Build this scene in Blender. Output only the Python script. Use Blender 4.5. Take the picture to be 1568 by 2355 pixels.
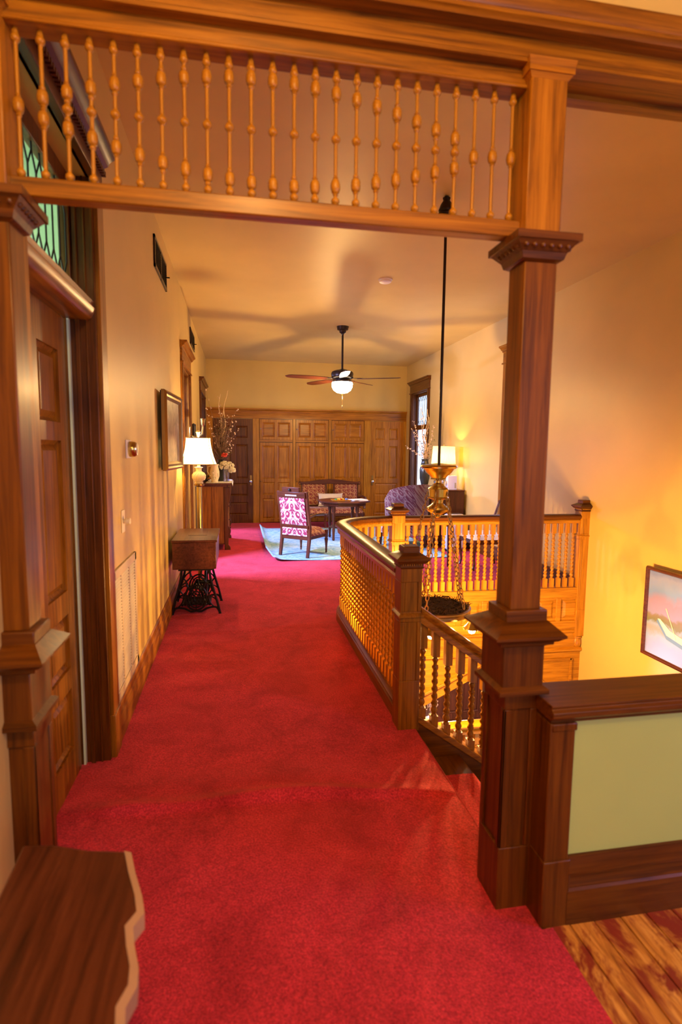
import bpy, bmesh, math, random
from mathutils import Matrix, Vector
random.seed(7)
PI = math.pi
scene = bpy.context.scene
col = scene.collection
for o in list(bpy.data.objects): bpy.data.objects.remove(o)

# ---------------------------------------------------------------- camera
CAM_H = 1.60
yaw, pit, rol, FPX = 0.18070294, -0.10719005, -0.01065258, 1295.8
cy, sy, cp, sp = math.cos(yaw), math.sin(yaw), math.cos(pit), math.sin(pit)
fw = Vector((sy*cp, cy*cp, sp)); rt = Vector((cy, -sy, 0)); dn = fw.cross(rt)
r2 = math.cos(rol)*rt + math.sin(rol)*dn
d2 = -math.sin(rol)*rt + math.cos(rol)*dn
cam_d = bpy.data.cameras.new('camera'); cam = bpy.data.objects.new('camera', cam_d); col.objects.link(cam)
M = Matrix.Identity(4)
for i in range(3):
    M[i][0] = r2[i]; M[i][1] = -d2[i]; M[i][2] = -fw[i]
M[0][3], M[1][3], M[2][3] = 0, 0, CAM_H
cam.matrix_world = M
cam_d.sensor_fit = 'VERTICAL'; cam_d.sensor_height = 36; cam_d.sensor_width = 24
cam_d.lens = FPX/2355*36
cam_d.clip_start = 0.05; cam_d.clip_end = 100
cam_d.dof.use_dof = True; cam_d.dof.focus_distance = 7.5; cam_d.dof.aperture_fstop = 2.4
scene.camera = cam
# ---------------------------------------------------------------- light and exposure
vs = scene.view_settings
vs.view_transform = 'Standard'; vs.look = 'None'; vs.gamma = 1; vs.use_curve_mapping = False
vs.exposure = 1.1
w = bpy.data.worlds.new('world'); scene.world = w; w.use_nodes = True
w.node_tree.nodes['Background'].inputs[0].default_value = (0.62, 0.74, 1.0, 1)
w.node_tree.nodes['Background'].inputs[1].default_value = 1.3

WARM = (1.0, 0.53, 0.14); WARM2 = (1.0, 0.59, 0.19); COOL = (0.42, 0.47, 1.0)
def area(name, loc, direction, sx, sy_, power, color, spread=None):
    l = bpy.data.lights.new(name, 'AREA'); l.shape = 'RECTANGLE'; l.size = sx; l.size_y = sy_
    l.energy = power; l.color = color
    if spread: l.spread = spread
    o = bpy.data.objects.new(name, l); col.objects.link(o); o.location = loc
    o.rotation_euler = Vector(direction).to_track_quat('-Z', 'Z').to_euler(); return o
def point(name, loc, power, color, r=0.03):
    l = bpy.data.lights.new(name, 'POINT'); l.energy = power; l.color = color; l.shadow_soft_size = r
    o = bpy.data.objects.new(name, l); col.objects.link(o); o.location = loc; return o
# daylight standing in the windows (sky seen through each opening)
area('daylight_left_near', (-1.75, 7.30, 2.1), (1, 0.30, -0.60), 0.22, 0.6, 135, COOL, math.radians(120))
area('daylight_left_far', (-1.75, 11.75, 2.1), (1, -0.30, -0.60), 0.22, 0.6, 100, COOL, math.radians(120))
area('daylight_right_far', (4.25, 11.55, 1.8), (-1, -0.05, -0.30), 0.9, 1.9, 15, COOL)
area('daylight_right_mid', (4.25, 7.15, 1.8), (-1, -0.15, -0.45), 0.75, 1.9, 30, COOL)
# front room around the camera: cool side light put in, back window daylight, and its ceiling lamp
area('front_side_fill', (4.30, 0.0, 2.0), (-1, 0.12, -0.45), 1.2, 1.6, 40, (0.42, 0.36, 1.0))  # added at an unseen side opening, tinted violet to turn the near carpet magenta
area('daylight_front_room', (1.6, -3.05, 1.9), (0, 1, -0.12), 1.6, 1.8, 14, (0.90, 0.78, 0.90))
point('front_room_lamp', (0.1, -0.1, 3.1), 58, WARM2, 0.12)
point('side_room_lamp', (-1.9, 2.4, 2.2), 34, (1.0, 0.98, 0.90), 0.15)
point('lower_hall_fill', (2.5, 6.3, -1.1), 90, (0.95, 0.72, 0.85), 0.1)  # added light without a fixture, brightens the lower hall in lavender

# ---------------------------------------------------------------- materials
MATS = {}
def nm(name):
    m = bpy.data.materials.new(name); m.use_nodes = True
    nt = m.node_tree; b = nt.nodes['Principled BSDF']; MATS[name] = m
    return m, nt, b
def N(nt, t, **kw):
    n = nt.nodes.new(t)
    for k, v in kw.items(): setattr(n, k, v)
    return n
def ramp(nt, fac, stops):
    r = N(nt, 'ShaderNodeValToRGB'); e = r.color_ramp.elements
    e[0].position, e[0].color = stops[0][0], (*stops[0][1], 1)
    e[1].position, e[1].color = stops[-1][0], (*stops[-1][1], 1)
    for p, c in stops[1:-1]:
        x = e.new(p); x.color = (*c, 1)
    nt.links.new(fac, r.inputs[0]); return r.outputs[0]
def coords(nt, scale=(1, 1, 1), rot=(0, 0, 0), which='Object'):
    t = N(nt, 'ShaderNodeTexCoord'); m = N(nt, 'ShaderNodeMapping')
    m.inputs['Scale'].default_value = scale; m.inputs['Rotation'].default_value = rot
    nt.links.new(t.outputs[which], m.inputs[0]); return m.outputs[0]
def noise(nt, vec, scale, detail=3, rough=0.55, dist=0):
    n = N(nt, 'ShaderNodeTexNoise'); n.inputs['Scale'].default_value = scale
    n.inputs['Detail'].default_value = detail; n.inputs['Roughness'].default_value = rough
    n.inputs['Distortion'].default_value = dist
    nt.links.new(vec, n.inputs['Vector']); return n.outputs['Fac']
def bump(nt, b, h, strength, dist=0.01):
    n = N(nt, 'ShaderNodeBump'); n.inputs['Strength'].default_value = strength; n.inputs['Distance'].default_value = dist
    nt.links.new(h, n.inputs['Height']); nt.links.new(n.outputs[0], b.inputs['Normal'])
def mix(nt, fac, a, bb, mode='MIX'):
    n = N(nt, 'ShaderNodeMix', data_type='RGBA', blend_type=mode)
    for s, v in ((0, fac), (6, a), (7, bb)):
        if hasattr(v, 'links'): nt.links.new(v, n.inputs[s])
        elif s == 0: n.inputs[0].default_value = v
        else: n.inputs[s].default_value = (*v, 1)
    return n.outputs[2]
def wood(name, dark, mid, light, axis, rough=0.32, gs=1.0):
    m, nt, b = nm(name)
    s = [48*gs, 48*gs, 48*gs]; s['xyz'.index(axis)] = 2.2*gs
    v = coords(nt, tuple(s))
    big = coords(nt, tuple(2.2 if i != 'xyz'.index(axis) else 0.5 for i in range(3)))
    n1 = noise(nt, v, 1.0, 5, 0.62, 0.6); n2 = noise(nt, big, 1.3, 3)
    c = ramp(nt, n1, [(0.25, dark), (0.5, mid), (0.78, light)])
    c2 = ramp(nt, n2, [(0.3, (0.72, 0.68, 0.64)), (0.7, (1.12, 1.10, 1.06))])
    out = mix(nt, 1.0, c, c2, 'MULTIPLY')
    nt.links.new(out, b.inputs['Base Color'])
    b.inputs['Roughness'].default_value = rough
    rr = N(nt, 'ShaderNodeMapRange'); rr.inputs[3].default_value = rough-0.07; rr.inputs[4].default_value = rough+0.14
    nt.links.new(n2, rr.inputs[0]); nt.links.new(rr.outputs[0], b.inputs['Roughness'])
    b.inputs['Coat Weight'].default_value = 0.06; b.inputs['Coat Roughness'].default_value = 0.2; b.inputs['Specular IOR Level'].default_value = 0.30
    bump(nt, b, n1, 0.12, 0.004)
    return m
OAK = ((0.080, 0.025, 0.001), (0.26, 0.096, 0.004), (0.42, 0.175, 0.010))
OAKL = ((0.20, 0.075, 0.003), (0.43, 0.185, 0.010), (0.58, 0.29, 0.022))
OAKD = ((0.030, 0.008, 0.001), (0.110, 0.032, 0.002), (0.180, 0.060, 0.004))
OAKM = ((0.12, 0.040, 0.002), (0.36, 0.135, 0.006), (0.54, 0.225, 0.015)); OAKC = ((0.045, 0.013, 0.001), (0.155, 0.048, 0.002), (0.26, 0.092, 0.005))
MAH = ((0.035, 0.011, 0.005), (0.10, 0.028, 0.012), (0.16, 0.050, 0.022))
for a in 'xyz':
    wood('oak_'+a, *OAK, a); wood('oak_mid_'+a, *OAKM, a); wood('oak_column_'+a, *OAKC, a); wood('oak_light_'+a, *OAKL, a); wood('oak_dark_'+a, *OAKD, a); wood('mahogany_'+a, *MAH, a, 0.28)
def plain(name, c, rough=0.5, metal=0.0, **kw):
    m, nt, b = nm(name); b.inputs['Base Color'].default_value = (*c, 1)
    b.inputs['Roughness'].default_value = rough; b.inputs['Metallic'].default_value = metal
    for k, v in kw.items(): b.inputs[k.replace('_', ' ')].default_value = v
    return m, nt, b
def paint(name, c, rough=0.42):
    m, nt, b = nm(name); v = coords(nt)
    n1 = noise(nt, v, 1.1, 3); n2 = noise(nt, v, 55, 2)
    nt.links.new(ramp(nt, n1, [(0.3, tuple(x*0.92 for x in c)), (0.7, tuple(min(1, x*1.05) for x in c))]), b.inputs['Base Color'])
    b.inputs['Roughness'].default_value = rough; bump(nt, b, noise(nt, v, 3.2, 2), 0.10, 0.02); b.inputs['Specular IOR Level'].default_value = 0.32; return m
paint('wall_paint', (0.57, 0.40, 0.125)); paint('ceiling_paint', (0.62, 0.46, 0.17), 0.46); paint('green_paint', (0.43, 0.55, 0.17), 0.5)
paint('pale_green_paint', (0.58, 0.70, 0.56), 0.6)
# carpet
m, nt, b = nm('red_carpet'); v = coords(nt)
n1 = noise(nt, v, 3.4, 7, 0.72, 0.6); n2 = noise(nt, v, 130, 3, 0.7)
c = ramp(nt, n1, [(0.28, (0.36, 0.019, 0.028)), (0.5, (0.57, 0.034, 0.054)), (0.75, (0.74, 0.050, 0.080))])
c = mix(nt, 1.0, c, ramp(nt, n2, [(0.3, (0.45, 0.45, 0.45)), (0.7, (1.35, 1.35, 1.35))]), 'MULTIPLY')
nt.links.new(c, b.inputs['Base Color']); b.inputs['Roughness'].default_value = 0.95
b.inputs['Sheen Weight'].default_value = 0.22; b.inputs['Sheen Roughness'].default_value = 0.5
b.inputs['Sheen Tint'].default_value = (1, 0.35, 0.45, 1); b.inputs['Specular IOR Level'].default_value = 0.1
bump(nt, b, n2, 0.7, 0.008)
# worn boards
m, nt, b = nm('worn_board'); v = coords(nt, (14, 1.6, 6)); v2 = coords(nt, (5.5, 2.6, 1))
n1 = noise(nt, v, 2.4, 5, 0.6, 1.0); n2 = noise(nt, v2, 1.2, 5, 0.66, 0.8)
c = ramp(nt, n1, [(0.28, (0.26, 0.08, 0.012)), (0.5, (0.62, 0.26, 0.035)), (0.72, (0.85, 0.46, 0.10))])
c = mix(nt, ramp(nt, n2, [(0.47, (0, 0, 0)), (0.57, (1, 1, 1))]), c, (0.26, 0.035, 0.012))
nt.links.new(c, b.inputs['Base Color']); b.inputs['Roughness'].default_value = 0.38; bump(nt, b, n2, 0.25, 0.004)
# metals and small materials
plain('brass', (0.56, 0.44, 0.15), 0.24, 1.0); plain('old_brass', (0.30, 0.19, 0.06), 0.34, 1.0); plain('chain_brass', (0.40, 0.27, 0.10), 0.42, 0.85)
plain('bronze', (0.035, 0.022, 0.014), 0.35, 0.7); plain('iron', (0.022, 0.020, 0.018), 0.38, 0.75)
plain('black', (0.006, 0.006, 0.006), 0.6); plain('white_plastic', (0.78, 0.76, 0.78), 0.4)
plain('ivory', (0.72, 0.62, 0.40), 0.4); plain('steel', (0.6, 0.6, 0.6), 0.25, 1.0); plain('paper', (0.80, 0.78, 0.72), 0.7)
plain('cream_fabric', (0.70, 0.62, 0.48), 0.85); plain('leaf_green', (0.05, 0.075, 0.03), 0.6); plain('leaf_brown', (0.13, 0.085, 0.03), 0.7); plain('twig', (0.24, 0.13, 0.06), 0.7)
plain('pale_twig', (0.58, 0.42, 0.22), 0.7); plain('blossom', (0.62, 0.46, 0.36), 0.8); plain('red_flower', (0.65, 0.06, 0.03), 0.7)
plain('hydrangea', (0.66, 0.62, 0.40), 0.8); plain('dark_glaze', (0.02, 0.022, 0.018), 0.15); plain('lead', (0.02, 0.02, 0.022), 0.5, 0.4)
plain('worn_wood', (0.42, 0.25, 0.12), 0.6); plain('vent_paint', (0.62, 0.50, 0.30), 0.45); plain('grey_metal', (0.40, 0.38, 0.36), 0.3, 0.9); plain('silver', (0.55, 0.55, 0.58), 0.2, 1.0)
plain('yellow_toy', (0.75, 0.5, 0.05), 0.5); plain('green_toy', (0.05, 0.3, 0.1), 0.5); plain('red_toy', (0.6, 0.05, 0.03), 0.5); plain('blue_toy', (0.08, 0.2, 0.5), 0.5)
m, nt, b = nm('moss'); v = coords(nt); n1 = noise(nt, v, 40, 4)
nt.links.new(ramp(nt, n1, [(0.3, (0.020, 0.012, 0.006)), (0.7, (0.11, 0.065, 0.028))]), b.inputs['Base Color']); b.inputs['Roughness'].default_value = 0.95
def emis(name, c, s, base=(0.8, 0.8, 0.8)):
    m, nt, b = nm(name); b.inputs['Base Color'].default_value = (*base, 1)
    b.inputs['Emission Color'].default_value = (*c, 1); b.inputs['Emission Strength'].default_value = s; return m
emis('bulb_glow', (1.0, 0.84, 0.60), 90); emis('bowl_glow', (1.0, 0.84, 0.62), 14)
def shade_mat(name, c):
    m = bpy.data.materials.new(name); m.use_nodes = True; MATS[name] = m; nt = m.node_tree
    nt.nodes.remove(nt.nodes['Principled BSDF']); o = nt.nodes['Material Output']
    d = N(nt, 'ShaderNodeBsdfDiffuse'); t = N(nt, 'ShaderNodeBsdfTranslucent'); mx = N(nt, 'ShaderNodeMixShader')
    v = coords(nt, (60, 60, 4)); n1 = noise(nt, v, 1.5, 3)
    cc = ramp(nt, n1, [(0.3, tuple(x*0.82 for x in c)), (0.7, c)])
    nt.links.new(cc, d.inputs[0]); nt.links.new(cc, t.inputs[0]); mx.inputs[0].default_value = 0.62
    nt.links.new(d.outputs[0], mx.inputs[1]); nt.links.new(t.outputs[0], mx.inputs[2]); nt.links.new(mx.outputs[0], o.inputs[0])
shade_mat('shade_white', (0.86, 0.80, 0.66)); shade_mat('shade_linen', (0.80, 0.62, 0.32))
def glass(name, tint, gl=0.10):
    m = bpy.data.materials.new(name); m.use_nodes = True; MATS[name] = m; nt = m.node_tree
    nt.nodes.remove(nt.nodes['Principled BSDF']); o = nt.nodes['Material Output']
    d = N(nt, 'ShaderNodeBsdfTransparent'); t = N(nt, 'ShaderNodeBsdfGlossy'); mx = N(nt, 'ShaderNodeMixShader')
    d.inputs[0].default_value = (*tint, 1); t.inputs['Roughness'].default_value = 0.05; mx.inputs[0].default_value = gl
    nt.links.new(d.outputs[0], mx.inputs[1]); nt.links.new(t.outputs[0], mx.inputs[2]); nt.links.new(mx.outputs[0], o.inputs[0])
glass('pane_clear', (0.95, 0.97, 1.0)); glass('pane_green', (0.80, 0.95, 0.86)); glass('vase_glass', (0.86, 0.88, 1.0), 0.22)
# damask upholstery: cream scrolls on crimson, mirrored about the middle
def damask(name, ground, fig, sc=11.0):
    m, nt, b = nm(name); t = N(nt, 'ShaderNodeTexCoord'); s = N(nt, 'ShaderNodeSeparateXYZ'); nt.links.new(t.outputs['Object'], s.inputs[0])
    ab = N(nt, 'ShaderNodeMath', operation='ABSOLUTE'); nt.links.new(s.outputs[0], ab.inputs[0])
    cb = N(nt, 'ShaderNodeCombineXYZ'); nt.links.new(ab.outputs[0], cb.inputs[0])
    ad = N(nt, 'ShaderNodeMath', operation='ADD'); nt.links.new(s.outputs[1], ad.inputs[0]); nt.links.new(s.outputs[2], ad.inputs[1])
    nt.links.new(ad.outputs[0], cb.inputs[1])
    mg = N(nt, 'ShaderNodeTexMagic', turbulence_depth=4); mg.inputs['Scale'].default_value = sc; mg.inputs['Distortion'].default_value = 1.9
    nt.links.new(cb.outputs[0], mg.inputs[0])
    n1 = noise(nt, cb.outputs[0], sc*2.6, 2, 0.5, 1.4)
    mm = N(nt, 'ShaderNodeMath', operation='MULTIPLY_ADD'); mm.inputs[1].default_value = 0.55
    nt.links.new(n1, mm.inputs[0]); nt.links.new(mg.outputs['Fac'], mm.inputs[2])
    f = ramp(nt, mm.outputs[0], [(0.80, (0, 0, 0)), (0.86, (1, 1, 1))])
    fc = ramp(nt, n1, [(0.35, tuple(x*0.55 for x in fig)), (0.6, fig)])
    nt.links.new(mix(nt, f, ground, fc), b.inputs['Base Color']); b.inputs['Roughness'].default_value = 0.75
    b.inputs['Sheen Weight'].default_value = 0.2; bump(nt, b, f, 0.3, 0.004)
damask('damask_crimson', (0.26, 0.008, 0.045), (0.66, 0.58, 0.46), 6.0); damask('damask_russet', (0.20, 0.020, 0.016), (0.52, 0.27, 0.10), 7)
damask('damask_crimson_shaded', (0.08, 0.005, 0.013), (0.20, 0.13, 0.11), 7)  # wing chair back: same crimson damask, its shade put into darker colours
# rug
m, nt, b = nm('rug_weave'); v = coords(nt); n1 = noise(nt, v, 9, 5, 0.65, 1.5); n2 = noise(nt, v, 2.2, 3)
c = ramp(nt, n1, [(0.3, (0.10, 0.30, 0.46)), (0.46, (0.24, 0.48, 0.62)), (0.6, (0.42, 0.62, 0.68)), (0.75, (0.34, 0.46, 0.42))])
wv = N(nt, 'ShaderNodeTexWave', wave_type='BANDS', bands_direction='X'); wv.inputs['Scale'].default_value = 4.2; nt.links.new(v, wv.inputs[0])
sx = N(nt, 'ShaderNodeSeparateXYZ'); nt.links.new(v, sx.inputs[0])
edge = ramp(nt, sx.outputs[0], [(0.40, (1, 1, 1)), (0.42, (0, 0, 0))])
st = ramp(nt, wv.outputs[0], [(0.35, (0.12, 0.32, 0.48)), (0.65, (0.46, 0.58, 0.48))])
nt.links.new(mix(nt, mix(nt, 0.72, (0, 0, 0), edge), c, st), b.inputs['Base Color']); b.inputs['Roughness'].default_value = 0.95; bump(nt, b, n1, 0.2, 0.004)
# paintings (flat print)
m, nt, b = nm('portrait_paint'); v = coords(nt); n1 = noise(nt, v, 7, 4, 0.6, 1)
nt.links.new(ramp(nt, n1, [(0.3, (0.09, 0.055, 0.035)), (0.55, (0.26, 0.18, 0.13)), (0.75, (0.42, 0.34, 0.30))]), b.inputs['Base Color']); b.inputs['Roughness'].default_value = 0.3
m, nt, b = nm('seascape_paint'); v = coords(nt); sx = N(nt, 'ShaderNodeSeparateXYZ'); nt.links.new(v, sx.inputs[0])
n1 = noise(nt, v, 6, 4, 0.6, 0.8); mr = N(nt, 'ShaderNodeMath', operation='MULTIPLY_ADD'); mr.inputs[1].default_value = 0.16; nt.links.new(n1, mr.inputs[0]); nt.links.new(sx.outputs[2], mr.inputs[2])
mp = N(nt, 'ShaderNodeMapRange'); mp.inputs[1].default_value = -0.33; mp.inputs[2].default_value = 0.58; nt.links.new(mr.outputs[0], mp.inputs[0])
nt.links.new(ramp(nt, mp.outputs[0], [(0.14, (0.218, 0.273, 0.725)), (0.24, (0.210, 0.322, 0.700)), (0.30, (0.244, 0.260, 0.325)), (0.35, (0.218, 0.310, 0.575)), (0.385, (0.126, 0.149, 0.088)), (0.44, (0.176, 0.161, 0.150)),
   (0.47, (0.231, 0.236, 0.575)), (0.60, (0.260, 0.223, 0.525)), (0.68, (0.151, 0.285, 0.750)), (0.80, (0.218, 0.298, 0.675)), (0.92, (0.084, 0.161, 0.575))]), b.inputs['Base Color']); b.inputs['Roughness'].default_value = 0.35

# ---------------------------------------------------------------- mesh helpers
class MB:
    def __init__(s, T=None): s.v = []; s.f = []; s.T = T
    def add(s, vs_, fs):
        n = len(s.v)
        s.v += [tuple(s.T @ Vector(p)) if s.T else tuple(p) for p in vs_]
        s.f += [tuple(i+n for i in f) for f in fs]; return s
    def box(s, x0, x1, y0, y1, z0, z1):
        return s.add([(x0,y0,z0),(x1,y0,z0),(x1,y1,z0),(x0,y1,z0),(x0,y0,z1),(x1,y0,z1),(x1,y1,z1),(x0,y1,z1)],
                     [(0,3,2,1),(4,5,6,7),(0,1,5,4),(1,2,6,5),(2,3,7,6),(3,0,4,7)])
    def frus(s, a, z0, bq, z1):      # rectangle a=(x0,x1,y0,y1) at z0 to b at z1
        return s.add([(a[0],a[2],z0),(a[1],a[2],z0),(a[1],a[3],z0),(a[0],a[3],z0),(bq[0],bq[2],z1),(bq[1],bq[2],z1),(bq[1],bq[3],z1),(bq[0],bq[3],z1)],
                     [(0,3,2,1),(4,5,6,7),(0,1,5,4),(1,2,6,5),(2,3,7,6),(3,0,4,7)])
    def lathe(s, prof, c=(0,0,0), seg=16, axis='z', caps=True):
        vs_, fs = [], []; n = len(prof)
        for r, h in prof:
            for k in range(seg):
                t = 2*PI*k/seg; a, bb = r*math.cos(t), r*math.sin(t)
                p = (a, bb, h) if axis == 'z' else ((h, a, bb) if axis == 'x' else (bb, h, a))
                vs_.append((p[0]+c[0], p[1]+c[1], p[2]+c[2]))
        for i in range(n-1):
            for k in range(seg):
                k2 = (k+1) % seg; fs.append((i*seg+k, i*seg+k2, (i+1)*seg+k2, (i+1)*seg+k))
        if caps:
            if prof[0][0] > 1e-5: fs.append(tuple(range(seg))[::-1])
            if prof[-1][0] > 1e-5: fs.append(tuple((n-1)*seg+k for k in range(seg)))
        return s.add(vs_, fs)
    def tube(s, pts, r, seg=6, closed=False):
        pts = [Vector(p) for p in pts]; n = len(pts); vs_, fs = [], []; up = None
        for i, p in enumerate(pts):
            a = pts[(i-1) % n] if (closed or i > 0) else p; c = pts[(i+1) % n] if (closed or i < n-1) else p
            t = (c-a).normalized() if (c-a).length > 1e-9 else Vector((0,0,1))
            if up is None: up = Vector((0,0,1)) if abs(t.z) < 0.9 else Vector((1,0,0))
            u = (up - t*up.dot(t)); u = u.normalized() if u.length > 1e-6 else t.orthogonal().normalized(); up = u
            wv_ = t.cross(u); rr = r[i] if isinstance(r, (list, tuple)) else r
            for k in range(seg):
                an = 2*PI*k/seg; vs_.append(tuple(p+rr*(math.cos(an)*u+math.sin(an)*wv_)))
        for i in range(n if closed else n-1):
            j = (i+1) % n
            for k in range(seg):
                k2 = (k+1) % seg; fs.append((i*seg+k, i*seg+k2, j*seg+k2, j*seg+k))
        if not closed: fs += [tuple(range(seg))[::-1], tuple((n-1)*seg+k for k in range(seg))]
        return s.add(vs_, fs)
    def sweep(s, prof, path, nrm):   # prof: closed (offset, z) section; path: points, nrm: outward normals in plan
        vs_, fs = [], []; m_ = len(prof)
        for p, nn in zip(path, nrm):
            for o_, z_ in prof: vs_.append((p[0]+nn[0]*o_, p[1]+nn[1]*o_, p[2]+z_))
        for i in range(len(path)-1):
            for k in range(m_):
                k2 = (k+1) % m_; fs.append((i*m_+k, i*m_+k2, (i+1)*m_+k2, (i+1)*m_+k))
        fs += [tuple(range(m_))[::-1], tuple((len(path)-1)*m_+k for k in range(m_))]
        return s.add(vs_, fs)
    def prism(s, poly, a0, a1, axis='z'):
        n = len(poly)
        def P(p, h): return (p[0], p[1], h) if axis == 'z' else ((h, p[0], p[1]) if axis == 'x' else (p[0], h, p[1]))
        vs_ = [P(p, a0) for p in poly]+[P(p, a1) for p in poly]
        return s.add(vs_, [tuple(range(n))[::-1], tuple(range(n, 2*n))]+[(i, (i+1) % n, n+(i+1) % n, n+i) for i in range(n)])
    def grid(s, fn, nu, nv):
        vs_ = [fn(i/nu, j/nv) for j in range(nv+1) for i in range(nu+1)]
        return s.add(vs_, [(j*(nu+1)+i, j*(nu+1)+i+1, (j+1)*(nu+1)+i+1, (j+1)*(nu+1)+i) for j in range(nv) for i in range(nu)])
    def ball(s, c, r, seg=10, rings=6, sc=(1,1,1)):
        pr = [(max(1e-6, math.sin(PI*i/rings)), -math.cos(PI*i/rings)) for i in range(rings+1)]
        vs_, fs = [], []
        for a, h in pr:
            for k in range(seg):
                t = 2*PI*k/seg; vs_.append((c[0]+r*sc[0]*a*math.cos(t), c[1]+r*sc[1]*a*math.sin(t), c[2]+r*sc[2]*h))
        for i in range(rings):
            for k in range(seg):
                k2 = (k+1) % seg; fs.append((i*seg+k, i*seg+k2, (i+1)*seg+k2, (i+1)*seg+k))
        return s.add(vs_, fs)
    def mesh(s, name, mat, smooth=True, ang=34):
        me = bpy.data.meshes.new(name); me.from_pydata(s.v, [], s.f)
        bm = bmesh.new(); bm.from_mesh(me); bmesh.ops.recalc_face_normals(bm, faces=bm.faces); bm.to_mesh(me); bm.free()
        if mat: me.materials.append(MATS[mat])
        if smooth:
            me.polygons.foreach_set('use_smooth', [True]*len(me.polygons)); me.set_sharp_from_angle(angle=math.radians(ang))
        return me
def link(name, me, parent=None, loc=None, rotz=None, bv=0, world=True):
    o = bpy.data.objects.new(name, me); col.objects.link(o)
    if loc is not None: o.location = loc
    if rotz is not None: o.rotation_euler = (0, 0, rotz)
    if parent:
        o.parent = parent
        if world and parent.type == 'EMPTY': o.matrix_parent_inverse = parent.matrix_basis.inverted()
    if bv:
        md = o.modifiers.new('bevel', 'BEVEL'); md.width = bv; md.segments = 2; md.limit_method = 'ANGLE'
    return o
def obj(name, mb, mat, parent=None, bv=0, world=True, **kw): return link(name, mb.mesh(name, mat, **kw), parent, bv=bv, world=world)
def tag(o, label=None, cat=None, group=None, kind=None):
    if label: o['label'] = label
    if cat: o['category'] = cat
    if group: o['group'] = group
    if kind: o['kind'] = kind
    return o
def thing(name, label, cat, loc=(0,0,0), rotz=0, group=None):
    o = bpy.data.objects.new(name, None); col.objects.link(o); o.empty_display_size = 0.1
    o.location = loc; o.rotation_euler = (0, 0, rotz)
    o.matrix_basis = Matrix.Translation(loc) @ Matrix.Rotation(rotz, 4, 'Z')
    return tag(o, label, cat, group)
def struct(name, mb, mat, **kw):
    o = obj(name, mb, mat, **kw); o['kind'] = 'structure'; return o
def sroot(name, loc=(0,0,0)):
    o = bpy.data.objects.new(name, None); col.objects.link(o); o.matrix_basis = Matrix.Translation(loc); o['kind'] = 'structure'; return o

LX, RX, FY, CZ = -0.66, 3.77, 12.52, 3.52          # left wall, right wall, far wall, ceiling
YB = 5.58                                           # far gallery rail
YF = -3.2                                           # back of the front room
# ================================================================= setting
def wall_with_holes(u0, u1, z0, z1, holes):
    """rectangles (u0,u1,z0,z1) covering a wall minus holes (disjoint in u)"""
    out = []; cur = u0
    for a, bq, c, d in sorted(holes):
        if a > cur: out.append((cur, a, z0, z1))
        if c > z0: out.append((a, bq, z0, c))
        if d < z1: out.append((a, bq, d, z1))
        cur = bq
    if cur < u1: out.append((cur, u1, z0, z1))
    return out
DOOR = (1.98, 2.93, 0.0, 2.84); O1 = (7.12, 8.12, 0.35, 2.62); O2 = (10.45, 11.68, 0.35, 2.62)
W3 = (11.03, 12.05, 0.55, 2.86); W4 = (6.75, 7.58, 0.55, 2.86); W5 = (-0.65, 0.65, 0.6, 2.7)
mb = MB()
for a, bq, c, d in wall_with_holes(YF, FY+0.1, 0, CZ, [DOOR, O1, O2]): mb.box(LX-0.14, LX, a, bq, c, d)
struct('wall_left', mb, 'wall_paint', smooth=False)
mb = MB()
for a, bq, c, d in wall_with_holes(YF, FY+0.1, -3.4, CZ, [W5, W4, W3]): mb.box(RX, RX+0.14, a, bq, c, d)
struct('wall_right', mb, 'wall_paint', smooth=False)
struct('wall_far', MB().box(LX-0.14, RX+0.14, FY, FY+0.12, 0, CZ), 'wall_paint', smooth=False)
mb = MB()
for a, bq, c, d in wall_with_holes(LX-0.14, RX+0.14, 0, CZ, [(0.75, 2.45, 0.9, 2.9)]): mb.box(a, bq, YF-0.12, YF, c, d)
struct('wall_back', mb, 'wall_paint', smooth=False)
struct('ceiling', MB().box(LX-0.14, RX+0.14, YF-0.12, FY+0.12, CZ, CZ+0.1), 'ceiling_paint', smooth=False)
struct('wall_screen', MB().box(LX-0.14, RX, 1.68, 1.82, 2.90, CZ), 'wall_paint', smooth=False)
# side room behind the near left door
mb = MB(); mb.box(-2.6, -2.5, 1.2, 3.8, 0, 3.3); mb.box(-2.6, -0.8, 1.1, 1.2, 0, 3.3); mb.box(-2.6, -0.8, 3.8, 3.9, 0, 3.3); mb.box(-2.6, -0.8, 1.1, 3.9, 3.3, 3.4); mb.box(-2.6, -0.8, 1.1, 3.9, -0.1, 0)
struct('wall_side_room', mb, 'pale_green_paint', smooth=False)

# edge of the stair opening: from newel A up the hall, round the curve to newel B
XR, CX, CYc, ERX, ERY = 0.95, 1.60, 5.08, 0.65, YB-5.08
def curve_pts(n=18):
    return [(CX-ERX*math.cos(PI/2*i/n), CYc+ERY*math.sin(PI/2*i/n)) for i in range(n+1)]
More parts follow.
